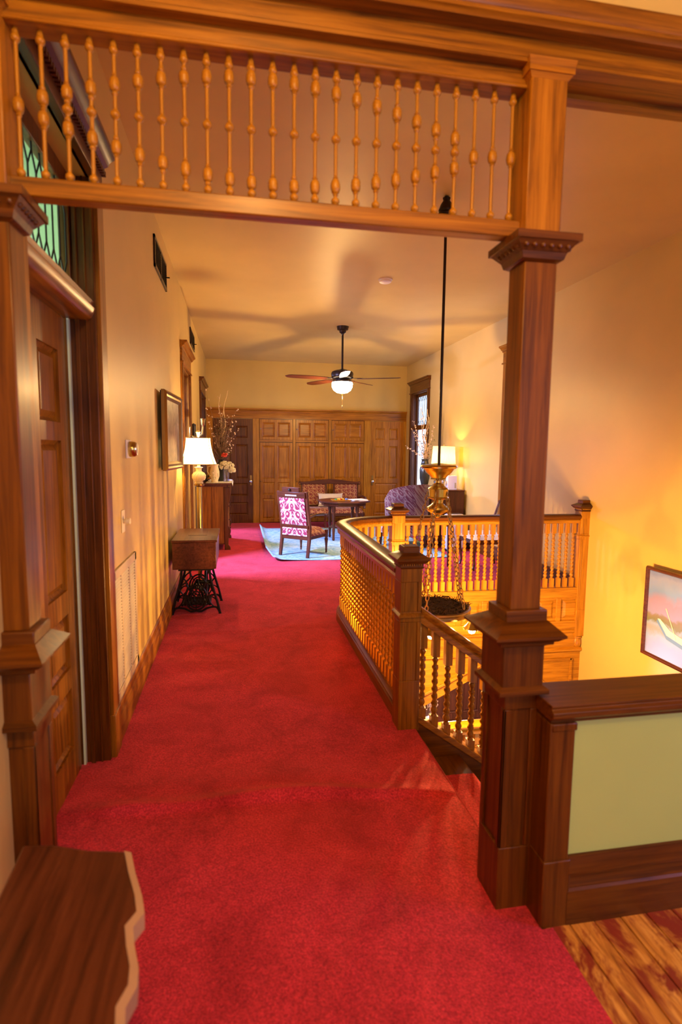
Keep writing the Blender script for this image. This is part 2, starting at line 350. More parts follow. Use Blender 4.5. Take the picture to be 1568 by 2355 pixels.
# ---- carpet
def ridge(x, y):
    z = 0.0
    yr = 2.43 - 0.06*(x-0.1) + 0.018*math.sin(5*x+0.5)
    d = y-yr; a = max(0.0, min(1.0, (x+0.72)/0.25))*max(0.0, min(1.0, (1.0-x)/0.25))
    z += 0.046*a*math.exp(-(d/(0.022 if d < 0 else 0.06))**2)*(0.8+0.2*math.sin(7*x)) + 0.010*a*math.exp(-((d-0.16)/0.10)**2)
    yr2 = 4.95+0.05*math.sin(3*x); z += 0.006*math.exp(-((y-yr2)/0.05)**2)*(1 if x < 0.8 else 0)
    z += 0.0035*(math.sin(3.1*x+1.7*y)*math.sin(2.3*y-1.1*x))
    return 0.012 + max(-0.004, z)
def xl(y): return -0.795 if DOOR[0]+0.02 < y < DOOR[1]-0.02 else LX
mb = MB()
def strip(y0, y1, xlf, xrf, ny, nx):
    mb.grid(lambda u, v: (lambda y: (lambda x: (x, y, ridge(x, y)))(xlf(y)+(xrf(y)-xlf(y))*u))(y0+(y1-y0)*v), nx, ny)
cw = lambda a: (lambda y: a)
strip(YF, 1.58, cw(LX), lambda y: 1.03-0.02*max(0, 1.58-y), 30, 24)
strip(1.58, 1.69, cw(LX), cw(0.99), 4, 24)
strip(1.69, 1.84, cw(LX), cw(0.88), 6, 24)
strip(1.84, 2.0, cw(LX), cw(0.995), 6, 24)
strip(2.0, 2.88, cw(LX), cw(0.995), 120, 60)
strip(2.88, 2.98, cw(LX), cw(0.995), 6, 40)
strip(2.98, CYc, cw(LX), cw(0.955), 60, 30)
cvp = curve_pts(24)
def xc(y):
    t = min(1, max(0, (y-CYc)/ERY)); return CX-ERX*math.sqrt(max(0, 1-t*t))
strip(CYc, YB, cw(LX), xc, 26, 24)
strip(YB, FY, cw(LX), cw(RX-0.002), 40, 30)
# nosing roll down to the first tread
mb.grid(lambda u, v: (0.995+0.03*math.sin(PI/2*u*1.0)-0.035*max(0, u-0.55), 1.84+1.0*v, 0.012-0.2*u**1.6), 8, 20)
struct('floor_carpet', mb, 'red_carpet', ang=60)
struct('floor_threshold', MB().grid(lambda u, v: (-0.795+(LX+0.795)*u, 1.99+0.91*v, ridge(LX, 1.99+0.91*v)), 4, 30), 'red_carpet')
# floor slab under it
out = [(LX-0.14, YF), (1.02, YF), (1.02, 1.6), (RX, 1.6), (RX, 1.75), (1.0, 1.75), (1.0, 2.98), (XR, 2.98)] + curve_pts(14) + [(RX, YB), (RX, FY), (LX-0.14, FY)]
struct('floor', MB().prism(out, -0.26, 0.0), 'oak_dark_y', smooth=False)
# front room boards
fr = sroot('floor_boards', (2.4, -0.8, 0))
x = 1.005; i = 0
random.seed(11)
while x < RX-0.02:
    wd = random.choice((0.085, 0.092, 0.1)); x1 = min(RX, x+wd)
    h = 0.002*random.random()
    o = obj('plank', MB().box(x+0.0022, x1-0.0022, YF, 1.63, -0.03, 0.006+h), 'worn_board', fr, bv=0.002, smooth=False)
    x = x1
# ---- baseboards
def baseprof(): return [(0, 0), (0.022, 0), (0.022, 0.15), (0.017, 0.158), (0.012, 0.175), (0.014, 0.19), (0.010, 0.205), (0.006, 0.212), (0, 0.215)]
def baseboard(name, p0, p1, n, mat):
    return struct(name, MB().sweep(baseprof(), [(*p0, 0), (*p1, 0)], [n, n]), mat)
L1 = baseboard('baseboard_left', (LX, 3.06), (LX, 6.98), (1, 0), 'oak_y')
baseboard('baseboard_left.001', (LX, 8.26), (LX, 10.31), (1, 0), 'oak_y'); baseboard('baseboard_left.002', (LX, 11.82), (LX, FY), (1, 0), 'oak_y')
baseboard('baseboard_right', (RX, YB+0.06), (RX, FY), (-1, 0), 'oak_dark_y')
# ---- panelled leaf helper: u along width, v outward, w up
def frameT(origin, u, v): 
    T = Matrix.Identity(4); u = Vector(u); v = Vector(v); wv_ = Vector((0, 0, 1))
    for i in range(3): T[i][0] = u[i]; T[i][1] = v[i]; T[i][2] = wv_[i]; T[i][3] = origin[i]
    return T
def leaf(parent, T, W, H, cells, mat, matp, t=0.035, name_frame='door_frame'):
    """stiles and rails with sunk raised panels; cells = (u0,u1,w0,w1)"""
    f = MB(T); us = sorted({0, W, *[c[0] for c in cells], *[c[1] for c in cells]}); ws = sorted({0, H, *[c[2] for c in cells], *[c[3] for c in cells]})
    for a, bq in zip(us, us[1:]):
        for c, d in zip(ws, ws[1:]):
            mu, mw = (a+bq)/2, (c+d)/2
            if any(q[0] < mu < q[1] and q[2] < mw < q[3] for q in cells): f.box(a, bq, -t, -t*0.55, c, d)
            else: f.box(a, bq, -t, 0, c, d)
    fo = obj(name_frame, f, mat, parent)
    ps = []
    for a, bq, c, d in cells:
        p = MB(T); y0, y1 = -t*0.55, -0.004
        k = min(0.045, (bq-a)*0.22, (d-c)*0.22)
        p.add([(a, y0+0.012, c), (bq, y0+0.012, c), (bq, y0+0.012, d), (a, y0+0.012, d), (a+k*0.4, y0, c+k*0.4), (bq-k*0.4, y0, c+k*0.4), (bq-k*0.4, y0, d-k*0.4), (a+k*0.4, y0, d-k*0.4),
               (a+k, y1-0.004, c+k), (bq-k, y1-0.004, c+k), (bq-k, y1-0.004, d-k), (a+k, y1-0.004, d-k)],
              [(0,1,5,4),(1,2,6,5),(2,3,7,6),(3,0,4,7),(4,5,9,8),(5,6,10,9),(6,7,11,10),(7,4,8,11),(8,9,10,11)])
        ps.append(obj('panel', p, matp, fo, smooth=False))
    return fo
# ---- near left door with transom
d1 = sroot('door_1', (-0.78, 2.43, 0))
T = frameT((-0.785, DOOR[1]-0.072, 0.015), (0, -1, 0), (1, 0, 0)); DW, DH = 0.83, 2.182
cells = [(0.11, 0.38, 1.70, 2.02), (0.45, 0.72, 1.70, 2.02), (0.11, 0.38, 0.93, 1.62), (0.45, 0.72, 0.93, 1.62), (0.11, 0.38, 0.56, 0.82), (0.45, 0.72, 0.56, 0.82), (0.11, 0.38, 0.17, 0.46), (0.45, 0.72, 0.17, 0.46)]
leaf(d1, T, DW, DH, cells, 'oak_z', 'oak_z', 0.045)
mb = MB(); mb.lathe([(0.012, 0), (0.012, 0.035), (0.028, 0.045), (0.030, 0.06), (0.02, 0.07), (0.001, 0.072)], (-0.785, 2.10, 0.98), 14, 'x')
obj('door_knob', mb, 'old_brass', d1)
mb = MB()
mb.box(-0.80, LX+0.004, DOOR[1]-0.03, DOOR[1], 0, DOOR[3]); mb.box(-0.80, LX, DOOR[0], DOOR[0]+0.03, 0, DOOR[3])
mb.box(-0.745, -0.725, DOOR[1]-0.044, DOOR[1]-0.03, 0, DOOR[3]); mb.box(-0.80, -0.775, DOOR[1]-0.05, DOOR[1]-0.03, 0, DOOR[3])
mb.box(-0.70, -0.69, DOOR[1]-0.038, DOOR[1]-0.03, 0, DOOR[3])
obj('jamb', mb, 'oak_dark_z', d1, bv=0.003)
obj('pale_green_strip', MB().box(-0.778, -0.768, DOOR[1]-0.054, DOOR[1]-0.028, 0.0, 2.2), 'pale_green_paint', d1, smooth=False)  # thin pale green strip along the jamb beside the door
mb = MB()
for (a, bq) in ((DOOR[1], DOOR[1]+0.125), (DOOR[0]-0.125, DOOR[0])):
    mb.box(LX, LX+0.022, a, bq, 0, DOOR[3]+0.03)
mb.box(LX, LX+0.030, DOOR[1]-0.004, DOOR[1]+0.128, 0, 0.24)
obj('casing', mb, 'oak_z', d1, bv=0.005)
mb = MB(); mb.box(LX-0.02, LX+0.022, DOOR[0]-0.125, DOOR[1]+0.125, DOOR[3], DOOR[3]+0.09)
mb.box(LX, LX+0.035, DOOR[0]-0.14, DOOR[1]+0.14, DOOR[3]-0.012, DOOR[3]+0.006)
obj('head_casing', mb, 'oak_dark_y', d1, bv=0.003)
cr = [(0, 0), (0.025, 0), (0.03, 0.02), (0.05, 0.03), (0.06, 0.05), (0.085, 0.065), (0.085, 0.085), (0, 0.085)]
z0 = DOOR[3]+0.09
mb = MB().sweep(cr, [(LX, DOOR[0]-0.15, z0), (LX, DOOR[1]+0.13, z0)], [(1, 0), (1, 0)])
cro = obj('crown', mb, 'oak_dark_y', d1)
mb = MB(); y = DOOR[0]-0.14
while y < DOOR[1]+0.13:
    mb.box(LX+0.02, LX+0.042, y, y+0.014, z0-0.022, z0); y += 0.026
tag(obj('dentil', mb, 'oak_dark_y', cro, smooth=False), kind='stuff')
# transom bar (rounded ledge) and leaded transom light
mb = MB().sweep([(-0.11, 0), (0.0, 0), (0.018, 0.012), (0.03, 0.035), (0.034, 0.055), (0.022, 0.07), (0.03, 0.085), (0.0, 0.10), (-0.11, 0.10)], [(LX-0.03, DOOR[0], 2.20), (LX-0.03, DOOR[1], 2.20)], [(1, 0), (1, 0)])
obj('transom_bar', mb, 'oak_y', d1)
mb = MB(); tx = -0.77
mb.box(tx-0.02, tx+0.02, DOOR[0], DOOR[1], 2.30, 2.345); mb.box(tx-0.02, tx+0.02, DOOR[0], DOOR[1], 2.76, DOOR[3])
mb.box(tx-0.02, tx+0.02, DOOR[0], DOOR[0]+0.06, 2.3, 2.8); mb.box(tx-0.02, tx+0.02, DOOR[1]-0.06, DOOR[1], 2.3, 2.8)
obj('transom_sash', mb, 'oak_dark_z', d1, bv=0.003)
ty0, ty1, tz0, tz1 = DOOR[0]+0.06, DOOR[1]-0.06, 2.345, 2.76
obj('transom_pane', MB().box(tx-0.003, tx+0.003, ty0, ty1, tz0, tz1), 'pane_green', d1, smooth=False)
mb = MB(); nd = 9; dw = (ty1-ty0)/nd
for k in range(nd+1):
    yk = ty0+dw*k
    mb.tube([(tx+0.005, yk, tz0+0.10), (tx+0.005, yk, tz1-0.10)], 0.004, 4)
    for sgn in (-0.5, 0.5):
        if ty0-1e-3 <= yk+sgn*dw <= ty1+1e-3:
            mb.tube([(tx+0.005, yk, tz0+0.10), (tx+0.005, yk+sgn*dw, tz0+0.03), (tx+0.005, yk+sgn*dw, tz0)], 0.004, 4)
            mb.tube([(tx+0.005, yk, tz1-0.10), (tx+0.005, yk+sgn*dw, tz1-0.03), (tx+0.005, yk+sgn*dw, tz1)], 0.004, 4)
obj('leading', mb, 'lead', d1)
# ---- windows
def window(name, wallx, side, hole, zt, mats=('oak_z', 'oak_y'), leaded=True):
    """side +1: room lies at +x of the wall face, -1: room lies at -x"""
    a, bq, c, d = hole; r = sroot(name, (wallx, (a+bq)/2, c)); s_ = side
    def bx(m_, x0, x1, *rest): m_.box(min(wallx+s_*x0, wallx+s_*x1), max(wallx+s_*x0, wallx+s_*x1), *rest)
    m_ = MB()
    for (y0, y1) in ((a-0.13, a), (bq, bq+0.13)): bx(m_, 0, 0.022, y0, y1, c-0.1, d+0.02); bx(m_, 0.022, 0.03, y0+0.03, y1-0.03, c-0.1, d+0.02)
    obj('casing', m_, mats[0], r, bv=0.003)
    m_ = MB(); bx(m_, 0, 0.026, a-0.13, bq+0.13, d+0.02, d+0.17); bx(m_, 0, 0.04, a-0.145, bq+0.145, d+0.0, d+0.022)
    obj('head_casing', m_, mats[1], r, bv=0.003)
    m_ = MB().sweep(cr, [(wallx, a-0.16, d+0.17), (wallx, bq+0.16, d+0.17)], [(s_, 0), (s_, 0)]); obj('crown', m_, mats[1], r)
    m_ = MB(); bx(m_, -0.14, 0, a, a+0.02, c, d); bx(m_, -0.14, 0, bq-0.02, bq, c, d); bx(m_, -0.14, 0, a, bq, d-0.02, d); obj('jamb', m_, mats[0], r)
    m_ = MB(); bx(m_, -0.14, 0.06, a-0.15, bq+0.15, c-0.03, c); bx(m_, 0, 0.02, a-0.13, bq+0.13, c-0.12, c-0.03); obj('window_sill', m_, mats[1], r, bv=0.004)
    m_ = MB(); s0, s1 = -0.125, -0.085
    bx(m_, s0, s1, a+0.02, a+0.075, c, d); bx(m_, s0, s1, bq-0.075, bq-0.02, c, d); bx(m_, s0, s1, a, bq, c, c+0.08); bx(m_, s0, s1, a, bq, d-0.08, d)
    bx(m_, s0-0.01, s1+0.02, a, bq, zt-0.05, zt+0.05); obj('sash', m_, mats[0], r, bv=0.003)
    for (zz0, zz1) in ((c+0.08, zt-0.05), (zt+0.05, d-0.08)):
        m_ = MB(); bx(m_, -0.108, -0.102, a+0.075, bq-0.075, zz0, zz1); obj('pane', m_, 'pane_clear', r, smooth=False)
    if leaded:
        m_ = MB(); xk = wallx+s_*(-0.098); n_ = 8; dw_ = (bq-a-0.15)/n_; z_0, z_1 = zt+0.05, d-0.08
        for k in range(n_+1):
            yk = a+0.075+dw_*k; m_.tube([(xk, yk, z_0+0.1), (xk, yk, z_1-0.1)], 0.005, 4)
            for sg in (-0.5, 0.5):
                if a+0.07 <= yk+sg*dw_ <= bq-0.07:
                    m_.tube([(xk, yk, z_0+0.1), (xk, yk+sg*dw_, z_0)], 0.005, 4); m_.tube([(xk, yk, z_1-0.1), (xk, yk+sg*dw_, z_1)], 0.005, 4)
        obj('leading', m_, 'lead', r)
    return r
window('window_1', LX, 1, O1, 2.1); window('window_2', LX, 1, O2, 2.1, ('oak_dark_z', 'oak_dark_y'))
window('window_3', RX, -1, W3, 2.13, ('oak_dark_z', 'oak_dark_y')); window('window_4', RX, -1, W4, 2.13); window('added_window_5', RX, -1, W5, 2.1)  # the last one is unseen, put in for the cool light from the side
# ---- far wall: cornice, closets, doors
mb = MB()
mb.sweep([(0, 0), (0.03, 0), (0.035, 0.13), (0.045, 0.145), (0.05, 0.165), (0.075, 0.185), (0.08, 0.215), (0, 0.215)], [(LX, FY, 2.29), (RX, FY, 2.29)], [(0, -1), (0, -1)])
struct('trim_1', mb, 'oak_mid_x')
mb = MB()
for a, bq in ((0.315, 0.455), (2.79, 2.94), (LX, -0.53), (3.70, RX)): mb.box(a, bq, FY-0.05, FY, 0, 2.29)
for a, bq in ((1.187, 1.243), (1.985, 2.045)): mb.box(a, bq, FY-0.055, FY, 0, 2.29)
struct('trim_2', mb, 'oak_light_z', bv=0.004)
def closet(x0, x1, lab):
    r = thing('closet', lab, 'closet', ((x0+x1)/2, FY, 0), 0, None); W = x1-x0
    obj('body', MB().box(x0, x1, FY-0.02, FY, 0.0, 2.29), 'oak_dark_x', r, smooth=False)
    obj('shelf_rail', MB().box(x0, x1, FY-0.05, FY-0.02, 1.79, 1.83), 'oak_mid_x', r)
    T = frameT((x0, FY-0.048, 1.835), (1, 0, 0), (0, -1, 0)); g = 0.006
    T = frameT((x0+g, FY-0.052, 1.835), (1, 0, 0), (0, -1, 0)); w_ = W-2*g; h_ = 0.44
    st = 0.055; mid = w_/2
    up = leaf(r, T, w_, h_, [(st, mid-0.03, 0.06, h_-0.06), (mid+0.03, w_-st, 0.06, h_-0.06)], 'oak_mid_z', 'oak_mid_x', 0.03, 'upper_door')
    k = MB().lathe([(0.006, 0), (0.006, -0.015), (0.013, -0.022), (0.001, -0.032)], (x0+0.025, FY-0.052, 2.07), 10, 'y'); obj('knob', k, 'steel', up)
    T = frameT((x0+g, FY-0.052, 0.03), (1, 0, 0), (0, -1, 0))
    cs = []
    for (z0_, z1_) in ((0.07, 0.52), (0.60, 0.88), (0.96, 1.68)):
        cs += [(st, mid-0.03, z0_, z1_), (mid+0.03, w_-st, z0_, z1_)]
    lo = leaf(r, T, w_, 1.745, cs, 'oak_mid_z', 'oak_mid_z', 0.03, 'lower_door')
    k = MB().lathe([(0.006, 0), (0.006, -0.015), (0.013, -0.022), (0.001, -0.032)], (x0+0.03, FY-0.052, 0.93), 10, 'y'); obj('knob', k, 'old_brass', lo)
closet(0.458, 1.184, 'oak panelled closet next to the dark far door, left of the other two closets')
closet(1.246, 1.982, 'oak panelled closet between two other closets, directly behind the settee')
closet(2.048, 2.787, 'oak panelled closet standing nearest the lighter far door by the wing chair')
def fardoor(name, x0, x1, mat, knobx):
    r = sroot(name, ((x0+x1)/2, FY, 0)); W = x1-x0; mid = W/2; st = 0.11
    T = frameT((x0, FY-0.035, 0.01), (1, 0, 0), (0, -1, 0))
    cs = []
    for z0_, z1_ in ((1.86, 2.12), (0.98, 1.72)): cs += [(st, mid-0.05, z0_, z1_), (mid+0.05, W-st, z0_, z1_)]
    cs += [(st, W-st, 0.60, 0.88), (st, W-st, 0.18, 0.46)]
    leaf(r, T, W, 2.27, cs, mat+'_z', mat+'_z', 0.035)
    mb = MB().box(knobx-0.022, knobx+0.022, FY-0.045, FY-0.035, 0.84, 1.06); obj('lock_plate', mb, 'old_brass', r, bv=0.004)
    mb = MB().lathe([(0.01, 0), (0.01, -0.03), (0.025, -0.04), (0.027, -0.055), (0.001, -0.065)], (knobx, FY-0.04, 0.93), 12, 'y'); obj('door_knob', mb, 'silver', r)
fardoor('door_2', -0.53, 0.315, 'oak_dark', 0.27); fardoor('door_3', 2.94, 3.70, 'oak_mid', 2.99)

# ================================================================= screen: columns, beam, spindles, half wall
def column(label, X0, X1, sgn):
    """X0..X1 shaft in x; sgn unused side"""
    r = thing('wooden_column', label, 'column', ((X0+X1)/2, 1.75, 0))
    e = 0.012
    mb = MB(); ped = (X0-0.005, X1+0.0, 1.69, 1.835)
    mb.box(*ped, 0, 0.80)
    po = obj('pedestal', mb, 'oak_dark_z', r, bv=0.004)
    mb = MB()
    xa, xb = X0-0.005, X1
    for (a, bq, c, d) in ((xa, xb, 0.0, 0.24), (xa, xb, 0.74, 0.80)): mb.box(a-0.008, bq+0.004, 1.682, 1.842, c, d)
    for (a, bq) in ((xa-0.008, xa+0.024), (xb-0.028, xb+0.004)): mb.box(a, bq, 1.682, 1.695, 0.24, 0.74)
    for (a, bq) in ((1.682, 1.71), (1.815, 1.842)): mb.box(xa-0.008, xa+0.002, a, bq, 0.24, 0.74); mb.box(xb-0.002, xb+0.004, a, bq, 0.24, 0.74)
    obj('pedestal_frame', mb, 'oak_dark_z', r, bv=0.003)
    q = lambda k: (X0-0.03-k, X1+0.006+k, 1.67-k, 1.84+k)
    mb = MB(); mb.box(*q(0), 0.82, 0.965); obj('pedestal_block', mb, 'oak_dark_z', r, bv=0.003)
    mb = MB(); mb.frus(q(0.016), 0.800, q(0.016), 0.814); mb.frus(q(0.016), 0.814, q(0), 0.826); obj('moulding', mb, 'oak_dark_x', r)
    mb = MB(); mb.frus(q(0), 0.962, q(0.014), 0.972); mb.frus(q(0.02), 0.972, q(0.022), 0.985); mb.frus(q(0.030), 0.985, q(0.048), 1.0); mb.box(*q(0.05), 1.0, 1.008)
    mb.frus(q(0.05), 1.008, (X0-0.022, X1+0.02, 1.68, 1.825), 1.045); obj('pedestal_cap', mb, 'oak_dark_x', r)
    mb = MB(); mb.box(X0-0.02, X1+0.018, 1.682, 1.823, 1.04, 1.082); obj('shaft_plinth', mb, 'oak_dark_x', r, bv=0.004)
    obj('shaft', MB().box(X0, X1, 1.70, 1.805, 1.08, 2.22), 'oak_column_z', r, bv=0.004)
    s = lambda k: (X0-k, X1+k, 1.70-k, 1.805+k)
    mb = MB(); mb.frus(s(0.0), 2.195, s(0.012), 2.203); mb.frus(s(0.014), 2.203, s(0.02), 2.222); mb.frus(s(0.02), 2.222, s(0.045), 2.25); mb.box(*s(0.052), 2.25, 2.272)
    cp_ = obj('capital', mb, 'oak_dark_x', r)
    mb = MB()
    for k in range(6):
        xx = X0-0.015+(X1-X0+0.03)*k/5; mb.ball((xx, 1.70-0.032, 2.237), 0.008, 8, 5)
        yy = 1.69+0.12*k/5; mb.ball((X0-0.032, yy, 2.237), 0.008, 8, 5); mb.ball((X1+0.032, yy, 2.237), 0.008, 8, 5)
    tag(obj('bead', mb, 'oak_dark_x', cp_), kind='stuff')
    obj('upper_shaft', MB().box(X0-0.008, X1+0.002, 1.692, 1.812, 2.27, 2.75), 'oak_mid_z', r, bv=0.004)
    t_ = lambda k: (X0-0.008-k, X1+0.002+k, 1.692-k, 1.812+k)
    mb = MB(); mb.frus(t_(0), 2.725, t_(0.01), 2.738); mb.box(*t_(0.014), 2.738, 2.752); mb.frus(t_(0.014), 2.752, t_(0.018), 2.775); obj('upper_cap', mb, 'oak_mid_x', r)
column('square oak column rising from the end of the green half wall', 0.885, 0.995, 1)
column('square oak column standing against the left wall by the near door', -0.70, -0.592, -1)
# beam and cornice
mb = MB(); mb.box(LX, RX, 1.69, 1.86, 2.775, 2.83); mb.box(LX, RX, 1.69, 1.735, 2.764, 2.776); mb.box(LX, RX, 1.82, 1.865, 2.760, 2.776)
mb.sweep([(0, 0), (0.05, 0), (0.056, 0.008), (0.064, 0.012), (0.064, 0.022), (0.058, 0.028), (0.062, 0.034), (0.062, 0.080), (0, 0.080)], [(LX, 1.69, 2.828), (RX, 1.69, 2.828)], [(0, -1), (0, -1)])
struct('trim_3', mb, 'oak_x')
# spindle screen
sc = thing('spindle_screen', 'oak spindle screen with 24 turned spindles hung between the two columns', 'screen', (0.15, 1.75, 2.27))
sx0, sx1 = -0.60, 0.879
mb = MB(); mb.box(sx0, sx1, 1.725, 1.775, 2.275, 2.326); obj('lower_rail', mb, 'oak_x', sc, bv=0.004)
mb = MB(); mb.box(sx0, sx1, 1.725, 1.78, 2.716, 2.775); mb.box(sx0, sx1, 1.716, 1.79, 2.706, 2.718); obj('upper_rail', mb, 'oak_x', sc, bv=0.004)
def spindle_profile(i):
    H = 0.382; pr = {}
    def r_at(t):
        r = 0.0055
        def barrel(c):
            d = abs(t-c)/0.047
            if d < 1: return 0.0085+0.0055*math.sqrt(max(0, 1-d*d)) + (0.0011 if int(t*H*330) % 2 else 0)
            if d < 1.45: return 0.0085 if d > 1.2 else 0.0065
            return 0
        def balls(c, w=0.031, rr=0.0125):
            d = abs(t-c)/w
            return rr*math.sqrt(max(0, 1-d*d)) if d < 1 else 0
        o_ = 0.37*math.sin(PI*min(1, max(0, (i+0.4)/22.6))); 
        cs = [r, balls(0.045), balls(0.93)]
        if t > 0.955: cs.append(0.0055+0.004*(1-(t-0.955)/0.045))
        if o_ < 0.07: cs.append(barrel(0.5-o_*0.4))
        else:
            cs += [barrel(0.49+o_), barrel(0.49-o_)]
            if o_ > 0.1: cs.append(balls(0.50, 0.034, 0.0138))
        return max(cs)
    n = 110
    return [(r_at(k/n), H*k/n) for k in range(n+1)]
for i in range(24):
    xx = -0.572+(0.848+0.572)*i/23
    o = link('spindle', MB().lathe(spindle_profile(i), (0, 0, 0), 10).mesh('spindle', 'oak_light_z', ang=60), sc, loc=(xx, 1.75, 2.325))
# half wall
hw0 = 1.025
struct('wall_half', MB().box(hw0, RX, 1.605, 1.735, 0, 0.735), 'green_paint', smooth=False)
mb = MB()
mb.box(hw0-0.03, RX, 1.60, 1.76, 0.725, 0.742); mb.sweep([(-0.15, 0.0), (0.02, 0.0), (0.035, 0.014), (0.035, 0.03), (0.022, 0.038), (0.026, 0.05), (-0.16, 0.05), (-0.165, 0.03)], [(hw0-0.04, 1.605, 0.742), (RX, 1.605, 0.742)], [(0, -1), (0, -1)])
struct('trim_4', mb, 'oak_dark_x', bv=0.002)
mb = MB(); mb.box(hw0-0.035, hw0+0.055, 1.592, 1.74, 0, 0.727); mb.box(hw0-0.038, hw0+0.062, 1.586, 1.745, 0, 0.245); mb.box(hw0-0.03, hw0+0.06, 1.588, 1.6, 0.70, 0.727)
struct('trim_5', mb, 'oak_dark_z', bv=0.004)
mb = MB().sweep([(0, 0), (0.02, 0), (0.02, 0.13), (0.013, 0.137), (0.013, 0.142), (0.008, 0.15), (0.008, 0.185), (0.020, 0.19), (0.020, 0.215), (0.012, 0.24), (0.010, 0.25), (0, 0.252)], [(hw0+0.055, 1.605, 0), (RX, 1.605, 0)], [(0, -1), (0, -1)])
struct('baseboard_half', mb, 'oak_dark_x')

# ================================================================= balustrades
def twist_baluster(H=0.715, tb=0.10, tt=0.115, mat='oak_light_z'):
    mb = MB(); a = 0.021
    mb.box(-a, a, -a, a, 0, tb); mb.box(-a, a, -a, a, H-tt, H)
    mb.lathe([(0.019, tb), (0.012, tb+0.012), (0.017, tb+0.022), (0.021, tb+0.034), (0.017, tb+0.046), (0.012, tb+0.055), (0.016, tb+0.062), (0.012, tb+0.07)], seg=12)
    mb.lathe([(0.012, H-tt-0.07), (0.016, H-tt-0.062), (0.012, H-tt-0.055), (0.011, H-tt-0.04), (0.017, H-tt-0.028), (0.019, H-tt-0.018), (0.012, H-tt-0.008), (0.018, H-tt)], seg=12)
    z0, z1 = tb+0.06, H-tt-0.055; nr = 46; sg = 10; vs_, fs = [], []
    for i in range(nr+1):
        z = z0+(z1-z0)*i/nr; ph = 2*PI*z/0.088
        for k in range(sg):
            t = 2*PI*k/sg; rr = 0.0155*(1+0.30*math.cos(2*(t-ph)))
            vs_.append((rr*math.cos(t), rr*math.sin(t), z))
    for i in range(nr):
        for k in range(sg): k2 = (k+1) % sg; fs.append((i*sg+k, i*sg+k2, (i+1)*sg+k2, (i+1)*sg+k))
    mb.add(vs_, fs)
    return mb.mesh('baluster', mat, ang=50)
ZB, ZR = 0.135, 0.85
bal_me = twist_baluster(ZR-ZB); 
rail_prof = [(-0.045, 0.0), (0.045, 0.0), (0.048, 0.025), (0.040, 0.035), (0.058, 0.05), (0.066, 0.062), (0.066, 0.078), (0.052, 0.09), (0.03, 0.095), (-0.03, 0.095), (-0.052, 0.09), (-0.066, 0.078), (-0.066, 0.062), (-0.058, 0.05), (-0.040, 0.035), (-0.048, 0.025)]
rail_low = [p for p in rail_prof if p[1] <= 0.036]; rail_low = [(-0.045, 0), (0.045, 0), (0.048, 0.025), (0.040, 0.04), (-0.040, 0.04), (-0.048, 0.025)]
rail_top = [(-0.040, 0.035), (0.040, 0.035), (0.058, 0.05), (0.066, 0.062), (0.066, 0.078), (0.052, 0.09), (0.03, 0.095), (-0.03, 0.095), (-0.052, 0.09), (-0.066, 0.078), (-0.066, 0.062), (-0.058, 0.05)]
base_prof = [(-0.05, 0), (0.05, 0), (0.05, 0.085), (0.043, 0.095), (0.046, 0.108), (0.030, 0.125), (0.026, 0.135), (-0.026, 0.135), (-0.030, 0.125), (-0.046, 0.108), (-0.043, 0.095), (-0.05, 0.085)]
hb = thing('balustrade', 'curved oak balustrade with barley twist balusters along the red carpeted hall', 'balustrade', (XR, 4.2, 0))
path = [(XR, 3.04), (XR, CYc)] + curve_pts(20)[1:]
path = [(XR, 3.098)]+[(XR, 3.098+(CYc-3.098)*i/8) for i in range(1, 9)]+[p for p in curve_pts(96)[4::4] if p[0] < 1.53]+[(1.541, YB)]
nrm = []
for i, p in enumerate(path):
    a = Vector(path[max(0, i-1)]); c = Vector(path[min(len(path)-1, i+1)]); t = (c-a).normalized(); nrm.append((-t.y, t.x))
P3 = lambda z: [(p[0], p[1], z) for p in path]
obj('base_rail', MB().sweep(base_prof, P3(0.0), nrm), 'oak_y', hb)
obj('handrail_fillet', MB().sweep(rail_low, P3(ZR-0.002), nrm), 'oak_light_y', hb)
obj('handrail', MB().sweep(rail_top, P3(ZR), nrm), 'oak_dark_y', hb)
